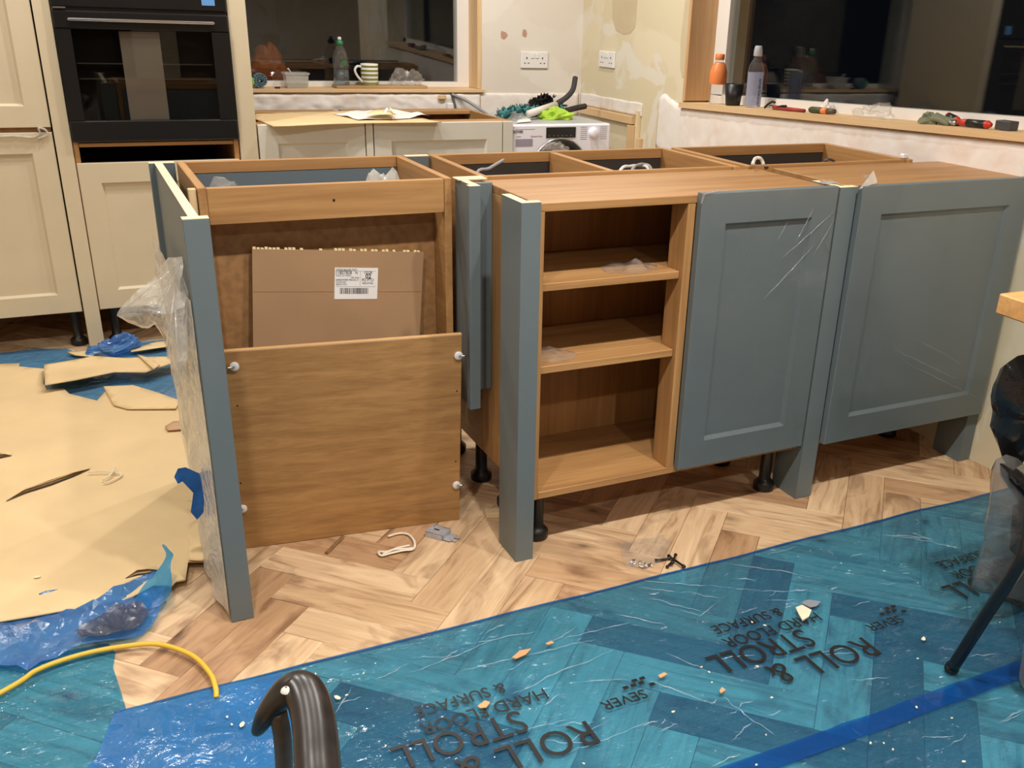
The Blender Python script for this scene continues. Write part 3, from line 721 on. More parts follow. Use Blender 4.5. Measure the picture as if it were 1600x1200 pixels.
# crumpled orange shape set outside the back window
tag(crumple('orange_shape', (.06, 3.16, .80), (.135, .10, .235), film('orange_wrap', (.3, .12, .04, 1), lin((132, 62, 28)), .85, .12, .5, .6, 9), 23, None, 26, .28), 'crumpled orange film shape in the dark left corner of the back window', 'sack')
tag(structure(MB().box(-3, 3, YW+.35, 6, .7, .8, 0).build('ground_outside', DARKW)), 'dark ground outside', 'ground'); bpy.data.objects['ground_outside'].pop('category', None)

# ------------------------------------------------------------------ things on the right sill
def S2(u, v, x=XR+.055):
    """point on the right sill's top along a sight line at depth x"""
    p = P(u, v, 0, x); return Vector((x, p.y, zs(p.y)+.0005))
c = S2(1119, 155, XR+.05)
t = thing('juice_bottle', c, 'clear bottle with orange upper half and orange cap on the right sill', 'bottle')
MB().lathe([(.024, 0), (.03, .004), (.031, .05), (.031, .075), (.034, .08), (.034, .125), (.026, .15), (.016, .165), (.016, .172)], c, 22).build('body', CLEARP, t)
MB().lathe([(.0345, .078), (.0352, .082), (.0352, .126), (.0268, .151), (.019, .162)], c, 22, None, False).build('orange_sleeve', ORANGE, t)
MB().lathe([(.018, .172), (.019, .175), (.019, .192), (.016, .195)], c, 20).build('cap', ORANGE, t)
c = S2(1145, 160, XR+.05)
t = thing('black_cup', c, 'plain black tapered cup beside the orange bottle', 'cup')
MB().lathe([(.027, 0), (.029, .002), (.039, .083), (.037, .083), (.027, .006), (.001, .006)], c, 24, None, False).build('body', BLACKP, t)
c = S2(1176, 163, XR+.05)
t = thing('sports_water_bottle', c, 'tall clear water bottle with blue sleeve, right of the black cup', 'bottle')
MB().lathe([(.026, 0), (.03, .004), (.03, .12), (.031, .13), (.027, .155), (.018, .172), (.0125, .18), (.0125, .19)], c, 24).build('body', CLEARP, t)
MB().lathe([(.0306, .004), (.0306, .118), (.0316, .13)], c, 24, None, False).build('blue_sleeve', film('blue_sleeve', (.75, .78, .92, 1), lin((206, 212, 240)), .5, .2, .45, .05, 10, .3), t)
MB().lathe([(.0165, .188), (.017, .19), (.0165, .208), (.014, .222), (.011, .226)], c, 20).build('cap', film('cap_clear', (.8, .8, .82, 1), (.75, .75, .78, 1), .55, .15, .5, 0), t)
ta = math.atan2(CAM.y-c.y, CAM.x-c.x)+.5
text('smartwater', (c.x+.0317*math.cos(ta), c.y+.0317*math.sin(ta), c.z+.108), .022, flat('navy_ink', (24, 26, 60), .5), t, (PI/2, PI/2, ta+PI/2), 'printed_lettering')
# long nose tool, torch-like handle, tissue, film, glove, pliers, dark box
c = S2(1225, 172, XR+.03)
t = thing('wire_stripper', c, 'wire stripper with red handles and black jaws on the right sill', 'tool')
cz = zs(c.y)
def L2(u, dz, x=XR+.03):
    p = P(u, 175, 0, x); return Vector((x, p.y, zs(p.y)+dz))
MB().tube([L2(1207, .012), L2(1230, .008, XR+.035), L2(1257, .006, XR+.03)], [.005, .006, .006], 8).build('handle', RED, t)
MB().tube([L2(1208, .006, XR+.02), L2(1232, .007, XR+.012), L2(1257, .007, XR+.012)], [.005, .006, .005], 8).build('handle', flat('dull_red', (150, 44, 34), .5), t)
MB().tube(spline([L2(1194, .005), L2(1199, .018), L2(1205, .028), L2(1209, .026)], 4), .0045, 8).build('jaw', BLACKP, t)
MB().tube(spline([L2(1203, .012), L2(1212, .008), L2(1220, .014), L2(1227, .016)], 4), .005, 8).build('jaw', BLACKP, t)
MB().lathe([(.008, 0), (.009, .003), (.008, .006)], L2(1205, .006, XR+.02), 12).build('pivot', STEEL, t)
p0, p1 = L2(1265, .0115), L2(1304, .0115)
t = thing('driver_handle', (p0+p1)/2-Vector((0, 0, .0115)), 'stubby olive and orange screwdriver handle on the right sill', 'screwdriver')
q = lambda k: p0.lerp(p1, k)
MB().tube([q(0), q(.04), q(.1), q(.35), q(.5)], [.008, .0105, .0115, .011, .0115], 12).build('grip', OLIVE, t)
MB().tube([q(.5), q(.55), q(.72)], [.0113, .0113, .0105], 12).build('orange_collar', ORANGE, t)
MB().tube([q(.72), q(.85), q(1)], [.0105, .0095, .0085], 12).build('chuck', flat('brown_grip', (92, 74, 52), .5), t)
tag(crumple('paper_tissue', S2(1290, 163, XR+.09), (.012, .028, .04), PAPER, 17, None, 16, .6), 'scrunched white tissue standing behind the screwdriver handle', 'tissue')
tag(crumple('clear_film_bag', S2(1365, 183, XR+.05), (.035, .085, .05), CFILM, 30, None, 22, .5), 'limp clear film bag in the middle of the right sill', 'film')
c = S2(1465, 190, XR+.02)
t = thing('work_glove', c, 'grey green cloth work glove crumpled on the right sill', 'glove')
crumple('palm', c+Vector((0, .035, 0)), (.028, .035, .034), SAGECLOTH, 4, t, 20, .35)
for k in range(4):
    e = c+Vector((-.012+.012*k, -.055-.008*k, .006+.004*(k % 2)))
    MB().tube(spline([c+Vector((-.01+.006*k, .02, .014+.004*k)), c+Vector((-.012+.01*k, -.015, .016)), e], 5), [.009]*8+[.008, .007, .005], 8).build('finger', SAGECLOTH, t)
c = S2(1520, 190, XR+.02)
t = thing('combination_pliers', c, 'pliers with red and black handles on the right sill beside glove', 'pliers')
def hnd(a, b_, nm):
    a, b_ = Vector(a), Vector(b_)
    MB().tube([a, a.lerp(b_, .2), a.lerp(b_, .6), a.lerp(b_, .9), b_], [.007, .011, .010, .012, .006], 10).build(nm, RED, t)
    MB().tube([a.lerp(b_, .3), a.lerp(b_, .55), a.lerp(b_, .85)], [.0118, .0116, .0118], 10).build('black_inlay', BLACKP, t)
hnd(L2(1500, .013, XR+.02), L2(1553, .013, XR+.012), 'handle')
hnd(L2(1503, .012, XR+.05), L2(1480, .026, XR+.06), 'handle')
MB().tube([L2(1497, .010, XR+.02), L2(1484, .009, XR+.02), L2(1470, .006, XR+.02)], [.009, .007, .003], 8).build('jaw', STEEL, t)
p = L2(1577, 0, XR+.03)
tag(MB().box(XR+.012, XR+.05, p.y-.026, p.y+.026, zs(p.y)+.0015, zs(p.y)+.027, .002).build('dark_box', flat('slate_grey', (66, 64, 68), .5)), 'small dark grey box at the right end of the sill', 'box')

# ------------------------------------------------------------------ island
T_ = .87; TF = .862
def lpost(b, x0, x1, y0, y1, th, z0, z1, side='L'):
    if side == 'L': poly = [(x0, y0), (x1, y0), (x1, y0+th), (x0+th, y0+th), (x0+th, y1), (x0, y1)]
    else: poly = [(x0, y0), (x1, y0), (x1, y1), (x1-th, y1), (x1-th, y0+th), (x0, y0+th)]
    return b.prism(poly, z0, z1), poly
def post(name, label, x0, x1, y0, y1, z0, z1, th=.02, side='L'):
    t = thing(name, ((x0+x1)/2, (y0+y1)/2, z0), label, 'post')
    b, poly = lpost(MB(), x0, x1, y0, y1, th, z0, z1-.001, side); b.build('painted_board', BLUE, t)
    lpost(MB(), x0, x1, y0, y1, th, z1-.001, z1, side)[0].build('raw_top', RAW, t, 'bare pale wood top edge')
    return t
post('corner_post', 'blue grey corner post left of the open oak shelves', 0, .0455, 0, .107, 0, T_)
post('corner_post', 'blue grey post between the two wrapped island doors', .860, .9144, 0, .107, 0, T_-.004)
post('corner_post', 'blue grey post at the right end of the island, against wall', 1.5, 1.546, .003, .107, 0, TF-.0188)
# left end: post + long end panel
t = thing('island_end_panel', (-.64, .4, 0), 'blue grey island end panel with front post, nearest at left', 'panel')
MB().box(-.6626, -.6162, .0144, .040, 0, T_-.001).build('front_post', BLUE, t)
MB().box(-.6626, -.6162, .0144, .040, T_-.001, T_, .0003).build('raw_top', RAW, t, 'bare pale wood top of the front post')
MB().box(-.6500, -.6320, .041, .715, 0, T_-.001).build('side_board', BLUE, t)
MB().box(-.6500, -.6320, .041, .715, T_-.001, T_, .0003).build('raw_top', RAW, t, 'bare pale wood top edge')
MB().box(-.6626, -.604, .716, .738, .0, T_-.001).build('rear_post', BLUE, t)
MB().box(-.6626, -.604, .716, .738, T_-.001, T_, .0003).build('raw_top', RAW, t, 'bare pale wood top of rear post')
MB().box(-.6160, -.6000, .345, .363, .1, T_-.003).build('spacer_block', PINE[2], t)
# inner corner filler hung beside the open back
pA = P(737, 640, 1, .222)
t = thing('corner_filler', (.0, .28, pA.z), 'short blue grey corner filler hung left of the open shelf unit', 'filler')
z0 = pA.z
lpost(MB(), pA.x-.004, pA.x+.0235, .222, .338, .018, z0, T_-.001, 'R')[0].build('painted_board', BLUE, t)
lpost(MB(), pA.x-.004, pA.x+.0235, .222, .338, .018, T_-.001, T_, 'R')[0].build('raw_top', RAW, t, 'bare pale wood top edge')
MB().box(pA.x+.0245, .0455, .270, .288, z0+.03, T_-.003).build('return_strip', BLUE, t)
MB().box(-.028, .044, .300, .340, T_-.0008, T_+.0025, .0005).build('raw_packer', RAW, t, 'pale raw packing strip on top')

def carcase(name, label, x0, x1, y0, y1, ztop, zb=.15):
    return thing(name, ((x0+x1)/2, (y0+y1)/2, 0), label, 'cabinet')
# back row, open tops
YB0, YB1 = .338, .733
b1 = carcase('island_cabinet', 'open topped oak island cabinet at left, hardboard back facing camera', -.5985, -.03, YB0, YB1, T_)
th = .018
def back_row(t, x0, x1, inner, rail_first=True):
    MB().box(x0, x0+th, YB0, YB1, .15, T_).build('side_panel', OAK[1], t)
    MB().box(x1-th, x1, YB0, YB1, .15, T_).build('side_panel', OAK[1], t)
    MB().box(x0+th+.0005, x1-th-.0005, YB1-th, YB1, T_-.028, T_).build('far_rail', OAK[0], t)
    MB().box(x0+th+.0005, x1-th-.0005, YB0+.02, YB1-th-.001, .15, .168).build('bottom', OAK[0], t)
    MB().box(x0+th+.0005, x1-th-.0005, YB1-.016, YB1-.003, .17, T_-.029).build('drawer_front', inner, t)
back_row(b1, -.5985, -.0305, BLUEE)
MB().box(-.58, -.049, YB0+.002, YB0+th+.002, .79, T_-.002).build('near_rail', OAK[0], b1)
MB().box(-.58, -.049, YB0+.075, YB0+.079, .15, .79).build('hardboard_back', HARD, b1)
MB().lathe([(.003, 0), (.003, .001)], (0, 0, 0), 10, Matrix.Translation((P(522, 313, 1, YB0).x, YB0+.002, P(522, 313, 1, YB0).z)) @ Matrix.Rotation(PI/2, 4, 'X')).build('peg_hole', INK, b1)
for x, y in ((-.55, .66), (-.08, .66)): leg(b1, x, y, .15)
leg(b1, -.08, .5, .15)
b2 = carcase('island_cabinet', 'open topped oak island cabinet in the middle with central divider', .04, .803, YB0, YB1, T_)
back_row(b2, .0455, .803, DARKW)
MB().box(.06+.004, .784, .349, .362, .8, T_-.001).build('near_rail', OAK[0], b2)
MB().box(.405, .423, .363, YB1-.02, .17, T_-.001).build('divider', OAK[1], b2)
leg(b2, .091, .455, .15); leg(b2, .75, .66, .15); leg(b2, .091, .66, .15)
b3 = carcase('island_cabinet', 'open topped oak island cabinet at right end against the wall', .83, 1.44, YB0, YB1, T_)
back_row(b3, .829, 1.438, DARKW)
MB().box(.848, 1.419, .349, .362, .8, T_-.001).build('near_rail', OAK[0], b3)
leg(b3, .9, .66, .15); leg(b3, 1.38, .66, .15)
t = thing('corner_filler', (-.0, .72, .3), 'small blue grey filler between first and second cabinet tops, far side', 'filler')
MB().box(-.025, .04, .708, .73, .3, T_-.002).build('painted_board', BLUE, t)
MB().box(-.025, .04, .708, .73, T_-.002, T_+.0005, .0003).build('raw_top', RAW, t)
t = thing('corner_filler', (.816, .60, .3), 'thin oak packing strip between middle and right island cabinets', 'filler')
MB().box(.8045, .8275, .345, .73, .3, T_-.012).build('board', OAK[1], t)

# front row: open shelves + door, then the second door unit
f1 = carcase('shelf_cabinet', 'oak cabinet with open shelves at left and wrapped blue grey door at right', .0465, .859, .02, .336, TF)
MB().box(.0465, .0645, .0195 if False else .02, .336, .15, TF-.0185).build('side_panel', OAK[2], f1)
MB().box(.841, .859, .02, .336, .15, TF-.0185).build('side_panel', OAK[2], f1)
OAKT = wood('oak_top_dimmed', (140, 98, 56), (182, 138, 88), 0)  # carcase oak darkened so the tops look less brightly lit
MB().box(.0465, .859, .02, .337, TF-.018, TF).build('top', OAKT, f1)
MB().box(.065, .8405, .021, .336, .15, .168).build('bottom', OAK[0], f1)
MB().box(.065, .8405, .318, .336, .1685, TF-.0185).build('back', DOAK[2], f1)
MB().box(.43, .4515, .021, .09, .1685, TF-.0185).build('stile', OAK[2], f1)
MB().box(.0650, .8405, .092, .3175, .664, .682).box(.0650, .4295, .034, .0925, .664, .682).build('shelf', OAK[0], f1)
MB().box(.0650, .8405, .092, .3175, .468, .486).box(.0650, .4295, .034, .0925, .468, .486).build('shelf', OAK[0], f1)
for x, y in ((.099, .095), (.816, .09), (.099, .28), (.8, .28)): leg(f1, x, y, .15)
d1 = shaker('door', .4525, .8553, .166, .8685, 0, BLUE, f1, .072)
f2 = carcase('door_cabinet', 'oak cabinet with the wide wrapped blue grey door at right end', .916, 1.5, .02, .336, TF)
MB().box(.9155, .9335, .02, .336, .15, TF-.0185).build('side_panel', OAK[2], f2)
MB().box(1.481, 1.499, .02, .336, .15, TF-.0185).build('side_panel', OAK[2], f2)
MB().box(.9155, XR-.004, .02, .337, TF-.018, TF).build('top', OAKT, f2)
MB().box(.934, 1.4805, .021, .336, .15, .168).build('bottom', OAK[0], f2)
MB().box(.934, 1.4805, .318, .336, .1685, TF-.0185).build('back', DOAK[2], f2)
leg(f2, 1.44, .25, .15)
d2 = shaker('door', .9192, 1.5285, .166, .8685, -.0185, BLUE, f2, .072) if False else shaker('door', .9192, 1.5288, .166, .8685, -.0175, BLUE, f2, .072, .02)
# clear wraps on the doors
def wrap(door, x0, x1, z0, z1, y, seed, cuts):
    vs, fs = cdt([(x0, z0), (x1, z0), (x1, z1), (x0, z1)], .02)
    def h(x, z):
        v = .0006+.0012*max(0, nz(x, z, seed, 5))
        for (ax, az, bx, bz, wdt, hh) in cuts:
            d = Vector((bx-ax, bz-az)); L = d.length; d /= L; p = Vector((x-ax, z-az)); s_ = p.dot(d)
            if 0 < s_ < L: v += hh*math.exp(-((p.x*d.y-p.y*d.x)/wdt)**2)*math.sin(PI*s_/L)
        return v
    MB().add([(v.x, y-h(v.x, v.y), v.y) for v in vs], fs, None, True).build('protective_film', DFILM, door)
    b = MB()
    for (ax, az, bx, bz, wdt, hh) in cuts:
        k = 14; pts = [(ax+(bx-ax)*i/k, y-.0022-.0012*math.sin(PI*i/k), az+(bz-az)*i/k+.004*nz(i, seed, 0, .7)) for i in range(k+1)]
        b.tube(pts, [.0004+.0013*math.sin(PI*i/k) for i in range(k+1)], 5, True, .6)
    b.build('film_crease', CFILM, door)
wrap(d1, .453, .855, .1665, .868, -.0002, 3, [(.70, .70, .85, .81, .006, .002), (.66, .60, .80, .73, .006, .002), (.74, .74, .78, .82, .005, .002), (.68, .745, .705, .79, .004, .0015), (.80, .70, .852, .79, .006, .003), (.83, .74, .853, .70, .006, .002)])
wrap(d2, .9195, 1.528, .1665, .868, -.0177, 5, [(1.12, .42, 1.38, .30, .007, .002), (1.16, .38, 1.5, .22, .006, .0015), (1.2, .44, 1.4, .34, .006, .001)])
# torn film tags on top of the doors
def tagfilm(pts, m, label, name='film_tag'):
    b = MB(); b.add(pts, [(0, 1, 2), (0, 2, 3)] if len(pts) == 4 else [(0, 1, 2)])
    o = b.build(name, m); md = o.modifiers.new('thickness', 'SOLIDIFY'); md.thickness = .0004
    return tag(o, label, 'film')
tagfilm([P(1342, 296, 1, -.016), P(1356, 283, 1, 0), P(1365, 266, 1, .0), P(1371, 285, 1, -.01)], MFILM, 'torn tuft of clear film standing at top left of the wide door')
tagfilm([P(1344, 272, 2, .8625), P(1352, 277, 2, .8625), P(1360, 274, 2, .867), P(1350, 274, 2, .866)], MFILM, 'tiny film scrap on the oak top behind the wide door')
t = thing('film_edge', (.47, .0, .862), 'rumpled clear film edge at top left corner of the narrow door', 'film')
MB().tube([P(1096, 318, 1, -.003), P(1100, 303, 1, -.002), P(1120, 298, 1, .004), P(1140, 298, 1, .008)], [.003, .005, .005, .002], 6, False, .5).build('strip', CFILM, t)
tagfilm([P(1285, 287, 2, .8700), P(1308, 285, 2, .8700), P(1300, 281, 2, .872), P(1280, 283, 2, .8705)], MFILM, 'white film scrap on the oak top by the middle post')
# bracket, cable bits on the island top
t = thing('joint_plate', P(1187, 260, 2, .8625), 'dark metal joining plate with three screws on the island top', 'bracket')
a, e = P(1176, 258, 2, .8625), P(1199, 262, 2, .8625); d = (e-a).normalized(); pr_ = Vector((-d.y, d.x, 0))*.012
def bar(name, p, q, half, z0, z1, m, par):
    return MB().prism([(v.x, v.y) for v in (p-half, q-half, q+half, p+half)], z0, z1).build(name, m, par)
bar('plate', a, e, pr_*.5, .8622, .8645, flat('dark_steel', (70, 72, 74), .4, .8), t)
for k in (.15, .5, .85):
    q = a.lerp(e, k); MB().lathe([(.0035, 0), (.003, .0015), (.001, .002)], (q.x, q.y, .8646), 10).build('screw', STEEL, t)
cable('cable_loop', [P(1176, 256, 2, .88), P(1180, 248, 1, .36), P(1187, 247, 1, .36), P(1191, 252, 1, .36), P(1193, 258, 1, .352)], .005, CABLEW, 'small white cable loop rising behind the joining plate', n=5)
cable('earth_wire', [P(1288, 252, 2, .8705), P(1294, 249, 1, .36), P(1302, 251, 1, .365), P(1306, 256, 1, .37)], .0035, CABLED, 'short black wire looped over the right cabinet rail', n=5)
tag(MB().box(P(1388, 243, 2, T_).x-.012, P(1388, 243, 2, T_).x+.012, .352, .37, T_, T_+.014, .003).build('white_clip', WHITEP), 'small white plastic clip on the right cabinet rail', 'clip')
# cables inside the middle cabinet
cable('grey_cable', [(.10, .45, .70), (P(744, 277, 1, .47)), P(765, 263, 1, .49), P(787, 250, 1, .52)], .0042, CABLEG, 'grey cable end sticking up in the middle cabinet, left bay')
for k, (m, lb_) in enumerate([(CABLEW, 'white cable loop lying in the middle cabinet, right bay'), (CABLEG, 'grey cable loop crossing the white one in the right bay')]):
    d = 12*k
    cable('cable_loop', [P(955+d*1.2, 276, 1, .42) - Vector((0, 0, .05)), P(970+d*1.5, 265, 1, .42), P(985+d, 260-k*2, 1, .45), P(1000+d*.6, 259-k*2, 1, .47), P(1013+d*.4, 265, 1, .45), P(1020+d*.4, 276, 1, .44) - Vector((0, 0, .05))], .0042, m, lb_, n=5)
# film inside the left cabinet
tag(crumple('clear_bag', (-.50, .52, .75), (.10, .06, .088), CFILM, 40, None, 20, .4), 'clear plastic bag peeping from left cabinet, left side', 'bag')
tag(crumple('milky_bag', (-.145, .52, .74), (.065, .05, .112), MFILM, 43, None, 20, .4), 'milky plastic bag peeping from left cabinet, right side', 'bag')
for n_ in ('clear_bag', 'milky_bag'):
    o = bpy.data.objects[n_]
    bx = o.location.x
MB().box(-.585, -.045, YB0+.09, YB1-.03, .70, .735).build('drawer_box', BLUEE, b1)
MB().tube([(-.10, .50, .80), (-.07, .68, .81)], .008, 8).build('runner', STEEL, b1)
# bags lying on the open shelves
def flatbag(name, x, y, z, sx, sy, h, m, seed, label):
    out = [(x+math.cos(a)*sx*(1+.25*nz(a, seed, 0, 1.3)), y+math.sin(a)*sy*(1+.25*nz(a, seed, 5, 1.3))) for a in [2*PI*i/18 for i in range(18)]]
    return tag(sheet(name, out, lambda X, Y: z+.001+h*max(0, .5+nz(X, Y, seed, 22))*max(0, 1-((X-x)/sx)**2-((Y-y)/sy)**2), m, None, .012, 0, False), label, 'bag')
flatbag('clear_bag', .33, .10, .6825, .075, .055, .022, CFILM, 2, 'flat clear plastic bag on the upper open shelf')
flatbag('clear_bag', .135, .10, .4865, .06, .05, .02, CFILM, 5, 'flat clear plastic bag on the middle open shelf')

# leaning oak board, corrugated card behind it
BR = Vector((-.051, .254, .0005)); BL = Vector((-.60, .320, .0005))
wv = (BL-BR).normalized(); wid = .556
A_ = P(722, 523, 1, 0); D_ = P(722, 523, 1, 1)-A_
TR = A_+D_*(-((A_-BR).dot(wv))/D_.dot(wv))
up_ = TR-BR; H = up_.length; up_.normalize(); nv_ = wv.cross(up_)
if nv_.y > 0: nv_ = -nv_
TB = Matrix(((-wv.x, up_.x, nv_.x, BR.x), (-wv.y, up_.y, nv_.y, BR.y), (-wv.z, up_.z, nv_.z, BR.z), (0, 0, 0, 1)))
# local: x from -wid..0 leftwards, y up the board, z out of its face
t = thing('loose_oak_panel', BR, 'loose oak panel leaning against the left cabinet back', 'panel')
MB().box(-wid, 0, 0, H, -.014, 0, .0012, TB).build('board', wood('oak_panel', (140, 100, 56), (188, 144, 90), 0, 1.1, 40), t)
MB().box(-wid, 0, H+.0002, H+.0008, -.0135, -.0005, 0, TB).build('edge_band', LOAK, t, 'lighter edge band along the top')
def loc_of(u, v):
    d = P(u, v, 1, .3)-CAM; k = (BR-CAM).dot(nv_)/d.dot(nv_); p = CAM+d*k-BR
    return -p.dot(wv)*1.0, p.dot(up_)
for u, v, sgn in [(366, 572, -1), (716, 555, 1), (713, 757, 1), (379, 794, -1)]:
    lx, ly = loc_of(u, v)
    TC = TB @ Matrix.Translation((lx, ly, 0))
    cf = MB().lathe([(.0095, 0), (.0105, .001), (.0105, .005), (.0095, .006), (.001, .006)], (0, 0, 0), 20, TC, False).build('cam_fitting', WHITEP, t, 'white round cam fitting')
    MB().tube([TC @ Vector((0, 0, .0065)), TC @ Vector((sgn*.013, 0, .007)), TC @ Vector((sgn*.019, 0, .007))], .0022, 8).build('dowel_pin', STEEL, cf)
for u, v in [(371, 634), (714, 611), (712, 721), (376, 755)]:
    lx, ly = loc_of(u, v)
    MB().lathe([(.0022, .0), (.0022, .0004)], (0, 0, 0), 8, TB @ Matrix.Translation((lx, ly, 0))).build('peg_hole', INK, t)
# corrugated card
yc0, yc1 = .36, .392
def card_pt(u, v):
    z = P(u, v, 1, .38).z
    return P(u, v, 1, yc0+(yc1-yc0)*z/.75)
q = [card_pt(*p_) for p_ in [(396, 560), (659, 560), (662, 394), (394, 389)]]
z0_ = 0.001
t = thing('corrugated_card', ((q[0].x+q[1].x)/2, yc0, 0), 'brown corrugated cardboard piece with white label behind the leaning panel', 'cardboard')
xl, xr, zt0, zt1 = q[3].x, q[2].x, q[3].z, q[2].z
ca = math.atan2(zt1-zt0, xr-xl); cw = math.hypot(xr-xl, zt1-zt0); chh = (zt1-.002)/math.cos(ca)
TK = Matrix(((1, 0, 0, 0), (0, (yc1-yc0)/.75, -1, yc0), (0, 1, 0, 0), (0, 0, 0, 1))) @ Matrix.Translation((xl, zt0, 0)) @ Matrix.Rotation(ca, 4, 'Z')
def card_loc(u, v):
    p = card_pt(u, v); dx, dz = p.x-xl, p.z-zt0
    return dx*math.cos(ca)+dz*math.sin(ca), -dx*math.sin(ca)+dz*math.cos(ca)
MB().prism([(0, -chh), (cw, -chh), (cw, 0), (0, 0)], -.005, 0, TK).build('sheet', CARDB, t)
b = MB(); n_ = 46
for i in range(n_):
    if random.random() < .35: continue
    b.box(cw*(i+.1)/n_, cw*(i+.85)/n_, -.0005, .003+.002*random.random(), -.004, .001, 0, TK)
b.build('torn_flute', MANILA, t, 'pale torn top edge of the card')['kind'] = 'stuff'
cl_ = card_loc(396, 455)[1]
MB().box(.002, cw-.002, cl_-.001, cl_+.001, -.0001, .0009, 0, TK).build('crease', CARDB, t)
(lx0, lz1), (lx1, lz0) = card_loc(523, 418), card_loc(589, 467)
lw, lh = lx1-lx0, lz1-lz0
lo = MB().box(lx0, lx1, lz0, lz1, .0002, .0012, 0, TK).build('shipping_label', PAPER, t, 'white printed shipping label')
def lt(s, fx, fz, size, fw, m=INK, bold=0):
    p = TK @ Vector((lx0+lw*fx, lz1-lh*fz, .0016))
    text(s, p, size, m, lo, (PI/2-.043, -ca, 0), 'printed_lettering', .0001, lw*fw, bold)
lt('11807808', .03, .205, .0125, .36); lt('Pty', .47, .19, .009, .06); lt('02', .71, .33, .0155, .13, INK, .0003); lt('PO PTO', .63, .43, .0105, .27); lt('15538', .68, .185, .009, .18)
lt('UNIQUE BUILDER PARTS', .03, .085, .006, .48); lt('MADE UP WALL', .64, .51, .0055, .26); lt('PACK OF ITEMS', .03, .275, .006, .34, INKG); lt('M/C  0mm', .38, .335, .006, .18); lt('HARDWARE PARCEL 01', .03, .41, .0065, .52); lt('CUSTOMER', .03, .48, .0055, .23, INKG); lt('DESPATCH NOTE', .03, .55, .0055, .25, INKG)
b = MB()
for z in (.105, .60): b.box(lx0+lw*.04, lx0+lw*.95, lz1-lh*z, lz1-lh*z+.0006, .0012, .0015, 0, TK)
b.box(lx0+lw*.585, lx0+lw*.59, lz1-lh*.58, lz1-lh*.11, .0012, .0015, 0, TK)
b.build('ruled_lines', INKG, lo)
b = MB(); x = lx0+lw*.12; rb = random.Random(3)
while x < lx0+lw*.78:
    wb_ = rb.choice([.0006, .0006, .0012, .0018]); b.box(x, x+wb_, lz1-lh*.83, lz1-lh*.64, .0012, .0015, 0, TK); x += wb_+rb.choice([.0006, .001, .0014])
b.build('barcode', INK, lo)

# ------------------------------------------------------------------ floor coverings
YE = -.193
def filmz(seed, amp, base=.0025):
    def f(x, y):
        r = max(0, ridge(x*.9+.3*nz(x, y, 0, 3), y*2.2, seed, 3.2)-.62)*1.6+max(0, ridge(x*1.2, y*2.6, seed+9, 6)-.7)
        return base+amp*(.35*(1+nz(x, y, seed, 4))*.5+r)
    return f
fz = filmz(1, .0062)
def fz_edge(x, y): return fz(x, y)*min(1, .35+max(0, (YE-y))*18)+.0005
edge = []
for i in range(60):
    x = -.905+2.455*i/59; edge.append((x, YE+.006*nz(x, 0, 3, 5)))
left = [(-.905, -.2), (-.94, -.32), (-.985, -.36), (-.955, -.42), (-1.02, -.6), (-1.0, -2.1)]
out = [(1.546, -2.1)]+edge[::-1]+left
bs = sheet('blue_floor_film', [(p[0], p[1]) for p in out], fz_edge, BFILM, None, .026, 0, True, .03)
tag(bs, 'large blue printed protective film sheet covering the foreground floor', 'floor sheet')
# folded darker left flap and overlap seam
vs_ = [(-.905, -.203), (-.60, -.203), (-.60, -.33), (-.66, -.52), (-.955, -.52), (-.985, -.36), (-.94, -.32)]
sheet('doubled_flap', vs_, lambda x, y: fz_edge(x, y)+.0022+.004*max(0, nz(x, y, 5, 8)), BFILM2, bs, .022, 0, True, .03, label='doubled paler blue left corner of the film')
sheet('seam_strip', [(-.9, -.78), (1.54, -.795), (1.54, -.838), (-.9, -.825)], lambda x, y: fz_edge(x, y)+.0016, BSEAM, bs, .026, 0, True, .03, label='darker blue overlap strip')
sheet('edge_hem', [(x, y+.0005) for x, y in edge]+[(x, y-.007) for x, y in edge[::-1]], lambda x, y: fz_edge(x, y)+.0018, BSEAM, bs, .02, 0, True, .03)
